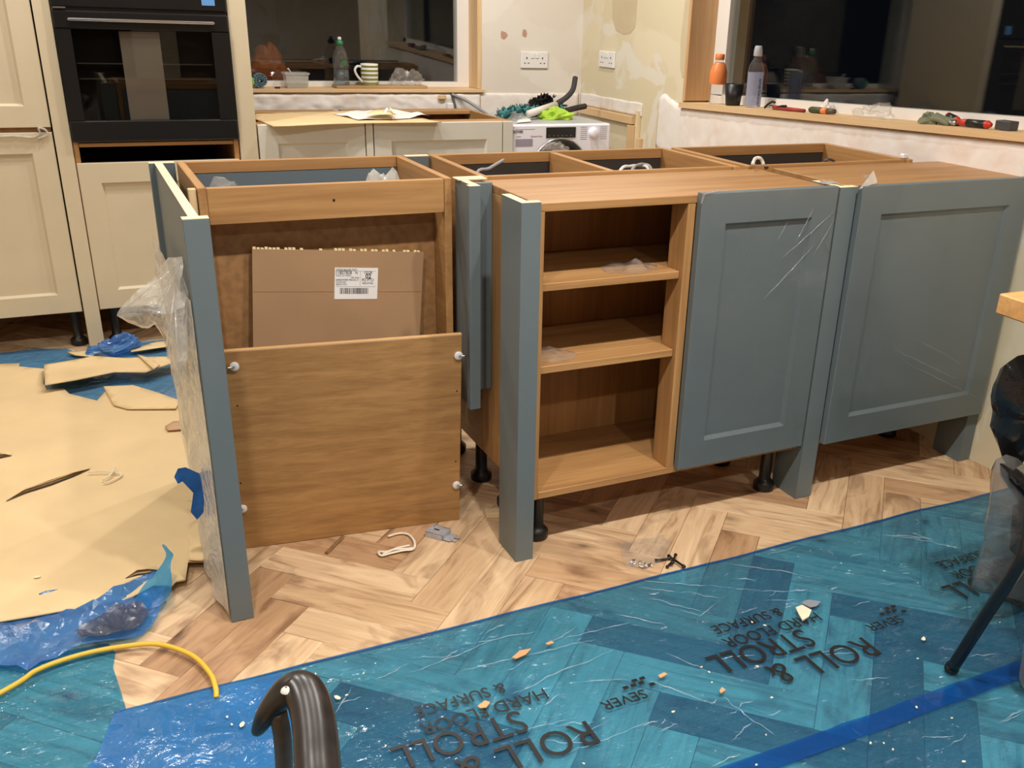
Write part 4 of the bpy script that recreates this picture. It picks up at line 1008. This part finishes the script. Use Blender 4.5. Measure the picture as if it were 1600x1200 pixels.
# sharp raised creases in the film, coloured whitish to paint in lamp highlights
CREASE = film('film_crease_glint', (.8, .9, .95, 1), (.75, .88, .95, 1), .30, .12, .7, .5, 40)
rc = random.Random(5); b = MB()
for q_ in [(985, 905, 1175, 922), (1000, 918, 1130, 934), (1010, 935, 1110, 958), (1060, 952, 1095, 962), (1170, 922, 1280, 925), (1140, 880, 1290, 905), (640, 1052, 770, 1000), (700, 1012, 840, 985), (720, 1050, 930, 1000), (800, 1085, 960, 1015), (870, 1000, 985, 972), (960, 960, 1040, 975), (1120, 1030, 1180, 1022),
           (585, 1062, 640, 1035), (900, 1065, 1010, 1060), (1010, 1065, 1120, 1100), (1130, 1090, 1210, 1150), (760, 1160, 900, 1120), (880, 1180, 1010, 1130), (1040, 1020, 1110, 1050), (1380, 835, 1460, 845), (1395, 838, 1500, 856), (1420, 832, 1455, 846), (520, 1120, 560, 1060), (230, 1150, 330, 1090), (200, 1180, 280, 1120)]+[0]*70:
    if q_: a, e = P(q_[0], q_[1], 2, .005), P(q_[2], q_[3], 2, .005)
    else:
        a = Vector((rc.uniform(-.75, 1.2), rc.uniform(-.95, -.22), 0)); an = rc.gauss(0, .35); ln = rc.uniform(.02, .10)
        e = a+Vector((math.cos(an), math.sin(an), 0))*ln
        if max(a.y, e.y) > -.2: continue
    n_ = 3+int((e-a).length/.012); sd = rc.uniform(0, 50); nr = Vector((-(e-a).y, (e-a).x, 0)).normalized()
    pts_ = []; rad_ = []
    for i in range(n_+1):
        p_ = a.lerp(e, i/n_)+nr*.006*nz(i*.5, sd); p_.z = fz_edge(p_.x, p_.y)+.0004
        pts_.append(p_); rad_.append((.0003+.0011*math.sin(PI*i/n_))*(.35+abs(nz(i*.9, sd+7))*1.6))
    b.tube(pts_, rad_, 5, False, .8)
b.build('film_crease', CREASE, bs)['kind'] = 'stuff'
TZ = .0098
def ft(s, x, y, size, width):
    """lettering printed on the film, read from the island side; x,y = start of its baseline"""
    return text(s, (x, y, TZ), size, INK, bs, (0, 0, PI), width=width)
CAP = .70
for g_ in (0, 1, 2):
    dx = [.56, -.114, 1.234][g_]
    def off(x): return dx+(x-.56)
    y0 = [0, .009, 0][g_]
    ft('ROLL', off(.562), -.592+y0, .064/CAP, .188)
    ft('&', off(.343), -.590+y0, .062/CAP, .045)
    ft('STROLL', off(.457), -.513+y0, .062/CAP, .252)
    ft('HARD FLOOR', off(.528), -.474+y0, .033/CAP, .255)
    ft('& SURFACE', off(.462), -.426+y0, .030/CAP, .184)
for x, y in ((.034, -.548), (.697, -.560)):
    ft('SEVER', x, y, .026/CAP, .098)
    for k, (bx, by) in enumerate([(.012, .022), (.030, .022), (.048, .022), (.003, .034), (.021, .034), (-.006, .010)]):
        MB().box(x+.014-bx, x+.026-bx, y+by-.004-.004, y+by+.004-.004, TZ, TZ+.0003, 0).build('printed_square', INK, bs)
# sheet at bottom left and crumpled film under the cardboard's near edge
fl = sheet('blue_floor_film', [(-2.2, .10), (-1.2, .06), (-.905, .04), (-.893, .0), (-.90, -.05), (-.892, -.12), (-.884, -.2), (-.88, -.5), (-.95, -1.3), (-2.2, -1.3)], lambda x, y: .0012+.0012*(nz(x, y, 8, 5)+.8) if y > -.2 else .001, BFILM, None, .035, 0, True, .03)
tag(fl, 'flat blue film at bottom left beneath the yellow cable', 'floor sheet')
def cz_(x, y): return .012+.045*max(0, ridge(x, y*1.5, 4, 5)-.35)*min(1, max(0, y+.02)*9)*min(1, max(0, (.30-y)*9)) + .012*abs(nz(x, y, 2, 22))
cr = [(p.x, p.y) for p in [P(u, v, 2, 0) for u, v in [(-60, 1070), (0, 1049), (45, 1057), (90, 1040), (130, 1022), (180, 1012), (215, 1006), (240, 985), (256, 955), (268, 925), (280, 915)]]]+[(-.80, .34), (-1.3, .36), (-1.4, .05)]
tag(sheet('blue_film_bundle', cr, cz_, BFILM3, None, .018, 0, False, .02), 'crumpled glossy blue film under the near edge of the cardboard', 'film')
# dark glossy fold at its right end
dk = [P(u, v, 2, .02) for u, v in [(130, 1010), (180, 1000), (220, 985), (238, 962), (225, 955), (180, 968), (140, 985), (118, 1000)]]
tag(sheet('dark_film_fold', [(p.x, p.y) for p in dk], lambda x, y: cz_(x, y)+.014+.018*max(0, ridge(x, y, 6, 14)-.5), film('dark_blue_film', (.3, .36, .45, 1), lin((92, 96, 112)), .38, .10, .7, .8, 30), None, .014, 0, False), 'dark glossy grey fold at right end of the crumpled blue film', 'film')
# upright torn tongue of blue film over the cardboard corner
tg = [P(u, v, 1, y) for u, v, y in [(206, 958, .10), (252, 968, .10), (268, 930, .12), (210, 935, .11), (270, 905, .14), (228, 908, .13), (264, 880, .16), (248, 890, .15), (274, 866, .18), (262, 868, .172), (265, 861, .18), (257, 859, .178), (258, 850, .185), (251, 850, .185)]]
b = MB().add([Vector((p.x, p.y, max(p.z, .022))) for p in tg], [(0, 1, 2, 3), (3, 2, 4, 5), (5, 4, 6, 7), (7, 6, 8, 9), (9, 8, 10, 11), (11, 10, 12, 13)], None, True)
o = b.build('blue_film_tongue', BFILM2); md = o.modifiers.new('s', 'SUBSURF'); md.levels = md.render_levels = 2
tag(o, 'torn tongue of blue film sticking up over the cardboard corner', 'film')
# far blue sheet between cardboard and tall units
fb = [(p.x, p.y) for p in [P(u, v, 2, 0) for u, v in [(-200, 560), (0, 552), (60, 546), (105, 546), (118, 552), (150, 558), (205, 538), (270, 530), (290, 545), (300, 640), (180, 650), (-200, 640)]]]
fbo = tag(sheet('blue_floor_film', fb, lambda x, y: .003+.012*max(0, nz(x, y, 3, 5))+.004*nz(x, y, 7, 14), film('blue_film_far', (.3, .66, .92, 1), lin((110, 164, 214)), .45, .14, .5, .7), None, .03, 0, True, .03), 'blue film in front of the tall units, partly under torn cardboard', 'floor sheet')
cu = P(183, 555, 2, 0)
tag(crumple('blue_film_heap', (cu.x, cu.y, .018), (.085, .05, .05), BFILM3, 15, None, 22, .5), 'small crumpled blue film heap at foot of the cream upright panel', 'film')
# main cardboard sheet
def cbz(x, y): return .0165+.004*max(0, nz(x, y, 2, 3))
pix = [(-260, 1005), (0, 972), (60, 962), (110, 953), (140, 949), (187, 938), (192, 940), (208, 934), (240, 917), (268, 918), (275, 911), (290, 908), (294, 880), (322, 879), (324, 858), (328, 845), (324, 838), (328, 820), (312, 800), (322, 770), (322, 700), (300, 640), (262, 634), (215, 628), (170, 606), (152, 627), (108, 616), (100, 608), (74, 610), (68, 600), (70, 577), (30, 574), (31, 569), (-260, 580)]
out = [(p.x, p.y) for p in [P(u, v, 2, .018) for u, v in pix]]
cbm = tag(sheet('cardboard_sheet', out, cbz, CARD, None, .045, .004, True, .04), 'big pale brown cardboard sheet covering the floor left of the island', 'cardboard')
def scrap(pix, z, amp, label, seed, lift=None, m=CARD):
    o_ = [(p.x, p.y) for p in [P(u, v, 2, z) for u, v in pix]]
    return tag(sheet('torn_cardboard', o_, lambda x, y: z+amp*(.5+nz(x, y, seed, 3))+(lift(x, y) if lift else 0), m, None, .03, .0035, True, .03), label, 'cardboard')
scrap([(70, 577), (100, 572), (148, 564), (195, 568), (262, 565), (280, 562), (292, 568), (268, 575), (228, 589), (180, 590), (120, 603), (72, 611)], .028, .01, 'long torn cardboard strip lying across the blue film at left', 3, lambda x, y: .012+.0*x)
scrap([(205, 548), (245, 536), (268, 534), (285, 540), (250, 545), (205, 552)], .02, .004, 'small torn cardboard piece farthest back on the blue film', 5)
scrap([(215, 556), (236, 562), (250, 572), (240, 579), (226, 566)], .052, .004, 'small torn cardboard tab curling above the long strip', 6)
scrap([(162, 606), (208, 604), (245, 615), (282, 628), (275, 640), (200, 640), (178, 634)], .024, .003, 'torn cardboard piece on the main sheet below the strip', 8)
scrap([(104, 551), (140, 548), (158, 550), (142, 558), (118, 556)], .014, .002, 'small cardboard offcut at foot of the cream upright panel', 9)
scrap([(258, 668), (272, 660), (290, 660), (290, 672), (262, 674)], .024, .002, 'small pinkish rounded card scrap at right edge of the cardboard', 10, None, flat('pink_card', (198, 160, 124), .85))
scrap([(294, 828), (322, 806), (329, 836), (324, 858), (323, 878), (295, 876)], .026, .003, 'square cardboard flap beside the end panel foot', 12)
# slits cut in the cardboard: thin raised lips, a dark strip painting the shadow under them
def slit(pix, label):
    pts = [P(u, v, 2, .024) for u, v in pix]; b = MB(); n = len(pts)
    for i in range(n-1):
        a, e = pts[i], pts[i+1]; h0 = .011*math.sin(PI*i/(n-1)); h1 = .011*math.sin(PI*(i+1)/(n-1)); w_ = Vector((0, .022, 0))
        b.add([a+Vector((0, 0, h0)), e+Vector((0, 0, h1)), e+w_-Vector((0, 0, .002)), a+w_-Vector((0, 0, .002)), a+Vector((0, 0, h0-.0012)), e+Vector((0, 0, h1-.0012))], [(0, 1, 2, 3), (4, 5, 1, 0)])
    b.build('torn_lip', CARD, cbm)
    g = MB()
    for i in range(n-1):
        a, e = pts[i], pts[i+1]; h0 = .008*math.sin(PI*i/(n-1)); h1 = .008*math.sin(PI*(i+1)/(n-1)); k = Vector((0, -.002, -.0005))
        g.add([a+k-Vector((0, h0, 0)), e+k-Vector((0, h1, 0)), e+k+Vector((0, .002, 0)), a+k+Vector((0, .002, 0))], [(0, 1, 2, 3)])
    g.build('torn_gap_shade', flat('torn_gap_shade', (60, 44, 30), .9), cbm)
slit([(10, 782), (40, 768), (80, 755), (115, 742), (140, 732)], '')
slit([(196, 903), (215, 896), (232, 894), (247, 890)], '')
slit([(-20, 717), (0, 713), (18, 711)], '')

# clear film draped on the end panel
def drape():
    rows = [(405, [(286, .3, -.668), (292, .1, -.668)]), ]
    vs = []; fs = []; n = 26; m_ = 14
    for i in range(n+1):
        f = i/n; z = .72*(1-f)+.02*f
        for j in range(m_+1):
            g = j/m_; y = .012+.62*g*(1-.55*max(0, f-.55)*2)
            bul = .012+.020*abs(nz(y*3, z*3, 2, 2))+.012*max(0, ridge(y, z*.5, 3, 9)-.4)
            vs.append((-.6635-bul*min(1, .12+g*3), y, z))
    for i in range(n):
        for j in range(m_): q_ = i*(m_+1)+j; fs.append((q_, q_+1, q_+m_+2, q_+m_+1))
    return MB().add(vs, fs)
t = thing('draped_film', (-.68, .3, 0), 'clear protective film hanging in folds on the left end panel', 'film')
drape().build('hanging_sheet', HFILM, t)
pk = [P(u, v, 1, y) for u, v, y in [(284, 402, .12), (262, 405, .2), (240, 432, .22), (215, 452, .22), (190, 480, .22), (186, 492, .22), (200, 505, .22), (222, 514, .22), (238, 508, .2), (250, 530, .15), (262, 560, .1), (282, 590, .06), (296, 560, .04), (294, 480, .04), (290, 430, .06)]]
cen = P(258, 478, 1, .1)
vs = []; fs = []; rings = 7; n = len(pk)*2
bp_ = [pk[i//2] if i % 2 == 0 else (pk[i//2]+pk[(i//2+1) % len(pk)])/2 for i in range(n)]
for r in range(rings+1):
    k = r/rings
    for i in range(n):
        v = Vector(cen).lerp(bp_[i], k); bulge = .075*(1-k*k)
        v.y -= bulge*(.7+.6*nz(v.x, v.z, 3, 14)); v.x += .012*nz(v.x, v.z, 9, 30); v.z += .010*nz(v.z, v.x, 5, 30); vs.append(v)
for r in range(rings):
    for i in range(n): fs.append((r*n+i, r*n+(i+1) % n, (r+1)*n+(i+1) % n, (r+1)*n+i))
MB().add(vs, fs).build('puffed_fold', film('puff_film', (.92, .91, .88, 1), (.9, .88, .82, 1), .42, .1, .6, .8, 24, .3), t, 'puffed out film fold')
b = MB()
for k in range(5):
    a = P(286-k*3, 405+k*6, 1, .10); e = [P(190, 488, 1, .15), P(225, 512, 1, .15), P(240, 505, 1, .12), P(262, 560, 1, .04), P(280, 600, 1, .02)][k]
    m__ = a.lerp(e, .5)+Vector((-.006, -.05, .01)); b.tube(spline([a, m__, e], 8), .0016, 5)
b.build('film_crease', CFILM, t)
bb = [P(u, v, 1, .16) for u, v in [(272, 745), (278, 732), (290, 730), (312, 740), (320, 770), (318, 800), (308, 812), (298, 800), (302, 770), (285, 752), (278, 756)]]
b = MB().add(bb, [tuple(range(len(bb)))]); o = b.build('blue_film_scrap', flat('blue_scrap', (60, 116, 190), .9, spec=.1, var=.2, vs=20)); md = o.modifiers.new('thickness', 'SOLIDIFY'); md.thickness = .001
tag(o, 'blue film scrap caught in the clear film low on the end panel', 'film')

# ------------------------------------------------------------------ small things on the floor
ZC = .0245
cable('yellow_cable', [(-1.4, -.25, .016)]+[P(u, v, 2, .016) for u, v in [(0, 1083), (60, 1046), (130, 1022), (200, 1009), (250, 1007), (300, 1024), (328, 1052), (337, 1075)]]+[P(338, 1090, 2, .009)], .0052, YELLOW, 'yellow cable looping over the floor and under the blue film', n=8)
t = thing('fluffy_string', P(168, 742, 2, ZC), 'wisp of pale plastic string on the cardboard', 'string')
MB().tube(spline([P(138, 738, 2, ZC+.004), P(158, 736, 2, ZC+.006), P(180, 738, 2, ZC+.004), P(190, 742, 2, ZC+.004), P(172, 752, 2, ZC+.004), P(162, 754, 2, ZC+.003)], 5), .0028, 6, True, .5).build('strand', STRING, t)
MB().tube(spline([P(160, 750, 2, ZC+.004), P(172, 742, 2, ZC+.009), P(180, 731, 2, ZC+.006)], 5), .0028, 6, True, .5).build('strand', STRING, t)
# cream string loop
t = thing('string_loop', P(620, 855, 2, 0), 'cream string loop on the floor before the leaning panel', 'string')
MB().tube(spline([P(u, v, 2, .006) for u, v in [(606, 838), (625, 833), (640, 836), (648, 848), (645, 858), (630, 860), (612, 864), (596, 868), (592, 862), (604, 862), (622, 856), (640, 852)]], 5), .0036, 7, True, .7).build('strand', STRING, t)
MB().tube(spline([P(u, v, 2, .009) for u, v in [(598, 866), (615, 859), (635, 857), (646, 856)]], 5), .003, 7, True, .7).build('strand', STRING, t)
# metal hinge plate box
c0 = P(690, 838, 2, 0); ang = math.radians(-52)
TM = Matrix.Translation((c0.x, c0.y, 0)) @ Matrix.Rotation(ang, 4, 'Z')
t = thing('metal_bracket', (c0.x, c0.y, 0), 'small galvanised metal bracket on the floor by the leaning panel', 'bracket')
GALV = flat('galvanised', (196, 198, 206), .38, .35, var=.12, vs=60)
MB().box(-.036, .014, -.021, .021, .014, .016, .0004, TM).box(-.036, .014, -.021, -.0195, .0005, .016, 0, TM).box(-.036, .014, .0195, .021, .0005, .016, 0, TM).build('box_plate', GALV, t)
MB().box(.014, .0156, -.018, .018, .004, .016, 0, TM).box(.0156, .036, -.018, .018, .003, .0046, 0, TM).build('step_plate', GALV, t)
MB().box(.036, .048, -.012, -.004, .003, .0046, 0, TM).box(.036, .048, .004, .012, .003, .0046, 0, TM).box(.006, .03, -.002, .002, .0047, .006, 0, TM).build('tongue', GALV, t)
MB().box(-.022, -.006, -.0025, .0025, .0158, .0163, 0, TM).box(-.03, -.027, -.012, -.009, .0158, .0163, 0, TM).box(-.03, -.027, .009, .012, .0158, .0163, 0, TM).build('slots', INK, t)
# pale block and wood strip
c0 = P(772, 806, 2, 0)
tag(MB().box(-.022, .04, -.014, .014, .0005, .016, .001, Matrix.Translation((c0.x, c0.y, 0)) @ Matrix.Rotation(-.35, 4, 'Z')).build('wood_offcut', flat('pale_offcut', (236, 208, 162), .6)), 'small pale wood offcut left of the shelf corner post', 'offcut')
a, e = P(536, 838, 2, .004), P(510, 864, 2, .004)
tag(MB().tube([a, e], .005, 4, False, .7).build('wood_sliver', wood('dark_strip', (110, 82, 52), (150, 116, 78), 1)), 'thin dark wood strip sticking out under the leaning panel', 'offcut')
# screw bag and black clips
c0 = P(1012, 866, 2, 0)
t = thing('screw_bag', (c0.x, c0.y, 0), 'small clear bag of screws on the floor before the shelves', 'bag')
ob = [(p.x, p.y) for p in [P(u, v, 2, .003) for u, v in [(968, 850), (1000, 842), (1038, 838), (1048, 848), (1044, 862), (1030, 882), (978, 890), (972, 870)]]]
sheet('bag', ob, lambda x, y: .003+.012*max(0, .3+nz(x, y, 4, 30)), CFILM, t, .009, 0, False, .012)
for i in range(14):
    p = P(random.uniform(978, 1018), random.uniform(877, 887), 2, .004); a_ = random.uniform(0, PI); d = Vector((math.cos(a_), math.sin(a_), .1))*.007
    MB().tube([p-d, p+d*.6, p+d], [.0014, .0016, .003], 6).build('screw', CHROME, t)
c0 = P(1046, 878, 2, 0)
t = thing('black_clips', (c0.x, c0.y, 0), 'tangle of small black plastic clips on the floor by the film edge', 'clips')
for (u0, v0, u1, v1, h) in [(1024, 876, 1048, 872, .006), (1044, 868, 1070, 886, .009), (1052, 876, 1042, 886, .006), (1050, 880, 1056, 866, .012)]:
    a, e = P(u0, v0, 2, h), P(u1, v1, 2, h); MB().tube([a, a.lerp(e, .1), a.lerp(e, .15), a.lerp(e, .85), a.lerp(e, .9), e], [.0045, .0045, .0028, .0028, .0048, .004], 6).build('clip', BLACKP, t)
# card chip and tape chip on the film, rips showing the floor
tag(MB().prism([(p.x, p.y) for p in [P(u, v, 2, .014) for u, v in [(1243, 950), (1253, 946), (1268, 954), (1264, 964), (1254, 970), (1249, 962)]]], .0125, .016).build('card_chip', FLAKE), 'tan card chip on the blue film above the lettering', 'chip')
tag(MB().prism([(p.x, p.y) for p in [P(u, v, 2, .014) for u, v in [(1252, 942), (1262, 937), (1283, 940), (1276, 947), (1266, 949)]]], .0125, .0145).build('grey_chip', flat('grey_chip', (140, 142, 150), .6)), 'small grey card chip behind the tan chip on the blue film', 'chip')
WOODC = flat('tan_chip', (214, 164, 116), .8)
for pixs, lb_ in [([(800, 1028), (812, 1017), (830, 1014), (822, 1023), (806, 1030)], 'long tan sliver on the blue film left of centre'), ([(852, 1006), (862, 1002), (866, 1005), (856, 1008)], 'short tan sliver near the film edge'), ([(746, 1104), (758, 1095), (766, 1098), (760, 1106), (750, 1107)], 'tan chip lying on the HARD FLOOR lettering'),
                  ([(1028, 1056), (1038, 1051), (1043, 1054), (1032, 1060)], 'tan chip by the middle printed emblem'), ([(1124, 1080), (1128, 1074), (1134, 1079), (1126, 1084)], 'small tan chip left of the STROLL lettering')]:
    tag(MB().prism([(p.x, p.y) for p in [P(u, v, 2, .013) for u, v in pixs]], .0125, .0145).build('tan_chip', WOODC), lb_, 'chip')
fpx = [(378, 1132), (355, 1120), (362, 1132), (527, 1090), (542, 1086), (493, 1053), (568, 1052), (603, 1165), (1443, 998), (1434, 1029), (1096, 1042), (1108, 1050), (1112, 1066), (1206, 1090), (1183, 1041), (1395, 1171), (1381, 1161), (1318, 1170), (1360, 1161), (1182, 1195), (912, 1193), (1432, 1105), (1487, 1122), (1175, 972), (1195, 977), (1197, 1148), (1052, 1112), (1506, 1190)]
fm = []
for k in range(3):
    rr = random.Random(k); b = MB().prism([(math.cos(a)*.006*rr.uniform(.5, 1.1), math.sin(a)*.004*rr.uniform(.6, 1.1)) for a in [i*PI/3 for i in range(6)]], 0, .0012)
    me = bpy.data.meshes.new('paint_flake'); me.from_pydata(b.v, [], b.f); me.materials.append(FLAKE); fm.append(me)
for i, (u, v) in enumerate(fpx):
    p = P(u, v, 2, .014); o = bpy.data.objects.new('paint_flake', fm[i % 3]); COL.objects.link(o)
    big = (u, v) in ((1443, 998), (378, 1132), (527, 1090)); s_ = 1.4 if big else random.uniform(.4, .75)
    o.location = (p.x, p.y, .0135); o.rotation_euler = (0, 0, random.uniform(0, PI)); o.scale = (s_, s_, 1)
    tag(o, 'small pale paint flake scattered on the blue film', 'flake', 'paint flakes on the blue film')
p = P(58, 901, 2, ZC); o = bpy.data.objects.new('paint_flake', fm[0]); COL.objects.link(o); o.location = (p.x, p.y, ZC-.001); o.scale = (1.4, 1.2, 1); tag(o, 'single pale paint flake on the near part of the cardboard', 'flake')

# ------------------------------------------------------------------ table corner, chairs, bags, bucket at the right
tc = P(1561, 458, 2, .75)
tb = thing('dining_table', (tc.x+.5, tc.y-.4, 0), 'oak topped table corner jutting in at right', 'table')
TT = Matrix.Translation(tc) @ Matrix.Rotation(-.04, 4, 'Z')
MB().box(0, .70, -1.0, 0, -.042, 0, .003, TT).build('tabletop', TABLE, tb)
for x, y in ((.62, -.1), (.62, -.9), (.3, -.9)): MB().box(x-.03, x+.03, y-.03, y+.03, -.75, -.043, .003, TT).build('leg', CREAM, tb)

ft0 = Vector((.655, -.757, .012)); top = P(1600, 868, 2, .36)
ch = thing('black_chair', (.9, -.62, 0), 'black tubular chair at right with bags hung on it', 'chair')
def tub(pts, r, nm, m=TUBEB): MB().tube(spline(pts, 6), r, 10).build(nm, m, ch)
tub([ft0, ft0.lerp(top, .5), top, top+Vector((.05, .04, .06))], .0125, 'leg')
MB().lathe([(.014, 0), (.015, .004), (.013, .014)], (ft0.x, ft0.y, .010), 14).build('foot_cap', BLACKP, ch)
xs_ = P(1612, 650, 1, -.40).x
tub([(1.36, -.72, .012), (1.34, -.68, .42)], .0125, 'leg'); tub([(1.38, -.36, .012), (1.35, -.38, .42), (1.38, -.36, .85)], .0125, 'leg')
MB().box(xs_, 1.38, -.72, -.36, .42, .455, .015).build('seat', BLACKP, ch)
bx = P(1600, 800, 1, -.52)
tag(MB().box(xs_-.05, xs_+.12, -.50, -.40, .456, .490, .002).build('white_box', PAPER), 'flat white carton lying on the black chair seat', 'box')
# black bag
def bagshape(name, pix, y0, depth, m, parent, seed, label=None):
    pts = [P(u, v, 1, y0) for u, v in pix]; n = len(pts); cen = sum((Vector(p) for p in pts), Vector())/n
    vs = []; fs = []; R_ = 6; nn = n*3
    bo = [Vector(pts[i//3]).lerp(pts[(i//3+1) % n], (i % 3)/3) for i in range(nn)]
    for side in (-1, 1):
        for r in range(R_+1):
            k = r/R_
            for p in bo:
                v = cen.lerp(p, k); e = side*depth*math.sqrt(max(0, 1-k*k))*(.8+.5*nz(v.x, v.z, seed+side, 18))
                v.y += e; v.x += .010*nz(v.x, v.z, seed+side*3, 25)*(1-k); vs.append(v)
    for s_ in (0, 1):
        o_ = s_*(R_+1)*nn
        for r in range(R_):
            for i in range(nn):
                f = (o_+r*nn+i, o_+r*nn+(i+1) % nn, o_+(r+1)*nn+(i+1) % nn, o_+(r+1)*nn+i); fs.append(f if s_ == 0 else f[::-1])
    return MB().add(vs, fs, None, True).build(name, m, parent, label)
t = thing('black_bag', P(1585, 700, 1, -.6), 'shiny black bin bag hanging over the chair at right edge', 'bag')
bagshape('sack', [(1558, 600), (1570, 570), (1590, 556), (1640, 545), (1700, 560), (1710, 650), (1640, 690), (1592, 710), (1580, 735), (1566, 716), (1556, 680), (1562, 650), (1555, 622)], -.62, .05, GBAG, t, 5)
bagshape('knotted_tail', [(1562, 724), (1580, 724), (1625, 760), (1670, 820), (1640, 850), (1600, 800), (1578, 760), (1564, 742)], -.66, .03, GBAG, t, 8)
bagshape('lower_sack', [(1582, 790), (1640, 770), (1700, 850), (1690, 900), (1600, 880), (1578, 860)], -.63, .04, GBAG, t, 11)
t = tag(bagshape('clear_hanging_bag', [(1556, 718), (1572, 710), (1590, 716), (1650, 770), (1660, 930), (1600, 940), (1560, 930), (1518, 918), (1535, 870), (1545, 800), (1552, 750)], -.655, .035, film('dusty_clear_bag', (.8, .8, .8, 1), (.6, .6, .6, 1), .17, .2, .45, .6, 20, .3), None, 14), 'dusty clear plastic bag hanging in front of the black chair', 'bag')
bk = P(1596, 1078, 2, .014)
t = thing('white_bucket', (bk.x+.09, bk.y-.055, .012), 'pale translucent bucket at the bottom right edge', 'bucket')
MB().lathe([(.095, 0), (.1, .004), (.115, .20), (.12, .20), (.12, .206), (.113, .206), (.097, .008), (.001, .008)], (bk.x+.094, bk.y-.045, .0125), 32, None, False).build('body', flat('bucket_plastic', (196, 186, 176), .4), t)

# foreground chair whose arm shows at the bottom
def A(u, v, z): return P(u, v, 2, z)
ac = thing('arm_chair', (-.72, -1.35, 0), 'black chair arm with worn paint in the bottom foreground', 'chair')
pad = [A(402, 1142, .60), A(420, 1112, .625), A(446, 1082, .645), A(470, 1076, .65), A(484, 1100, .65), A(492, 1140, .65), A(496, 1190, .65), A(500, 1260, .65), A(505, 1400, .64)]
MB().tube(spline(pad, 8), [.008]*4+[.011]*4+[.015]*4+[.017]*4+[.019]*8+[.020]*60, 16, True, .75).build('arm_rest', BLACKM, ac) if False else None
sp_ = spline(pad, 8); k_ = len(sp_)
MB().tube(sp_, [.007+.0125*min(1, (i/(k_*.33))**.7) for i in range(k_)], 18, True, .8).build('arm_rest', BLACKM, ac)
bar_ = [A(434, 1112, .628), A(441, 1150, .60), A(444, 1200, .55), A(446, 1270, .48)]
MB().tube(spline(bar_, 6), .0085, 10).build('arm_support', flat('worn_brown_bar', (88, 76, 64), .5, var=.2, vs=30), ac)
WORN = flat('worn_spot', (214, 208, 196), .6)
for (u, v, s_) in [(447, 1074, .0045)]:
    pp = A(u, v, .663); MB().lathe([(.001, .004), (s_, .002), (s_*1.2, 0)], (pp.x, pp.y, pp.z-.004), 10, None, False).build('worn_spot', WORN, ac, 'pale worn spot')
zz = bar_[-1]
for x, y in ((-.95, -1.32), (-.62, -1.32), (-.95, -1.75), (-.62, -1.75)): MB().tube([(x, y, .012), (x*.98-.02, y, .42)], .013, 10).build('leg', TUBEB, ac)
MB().box(-.98, -.56, -1.78, -1.30, .42, .46, .02).build('seat', BLACKP, ac)
MB().tube(spline([zz, (-.70, -1.33, .45)], 3), .009, 8).build('arm_post', TUBEB, ac)
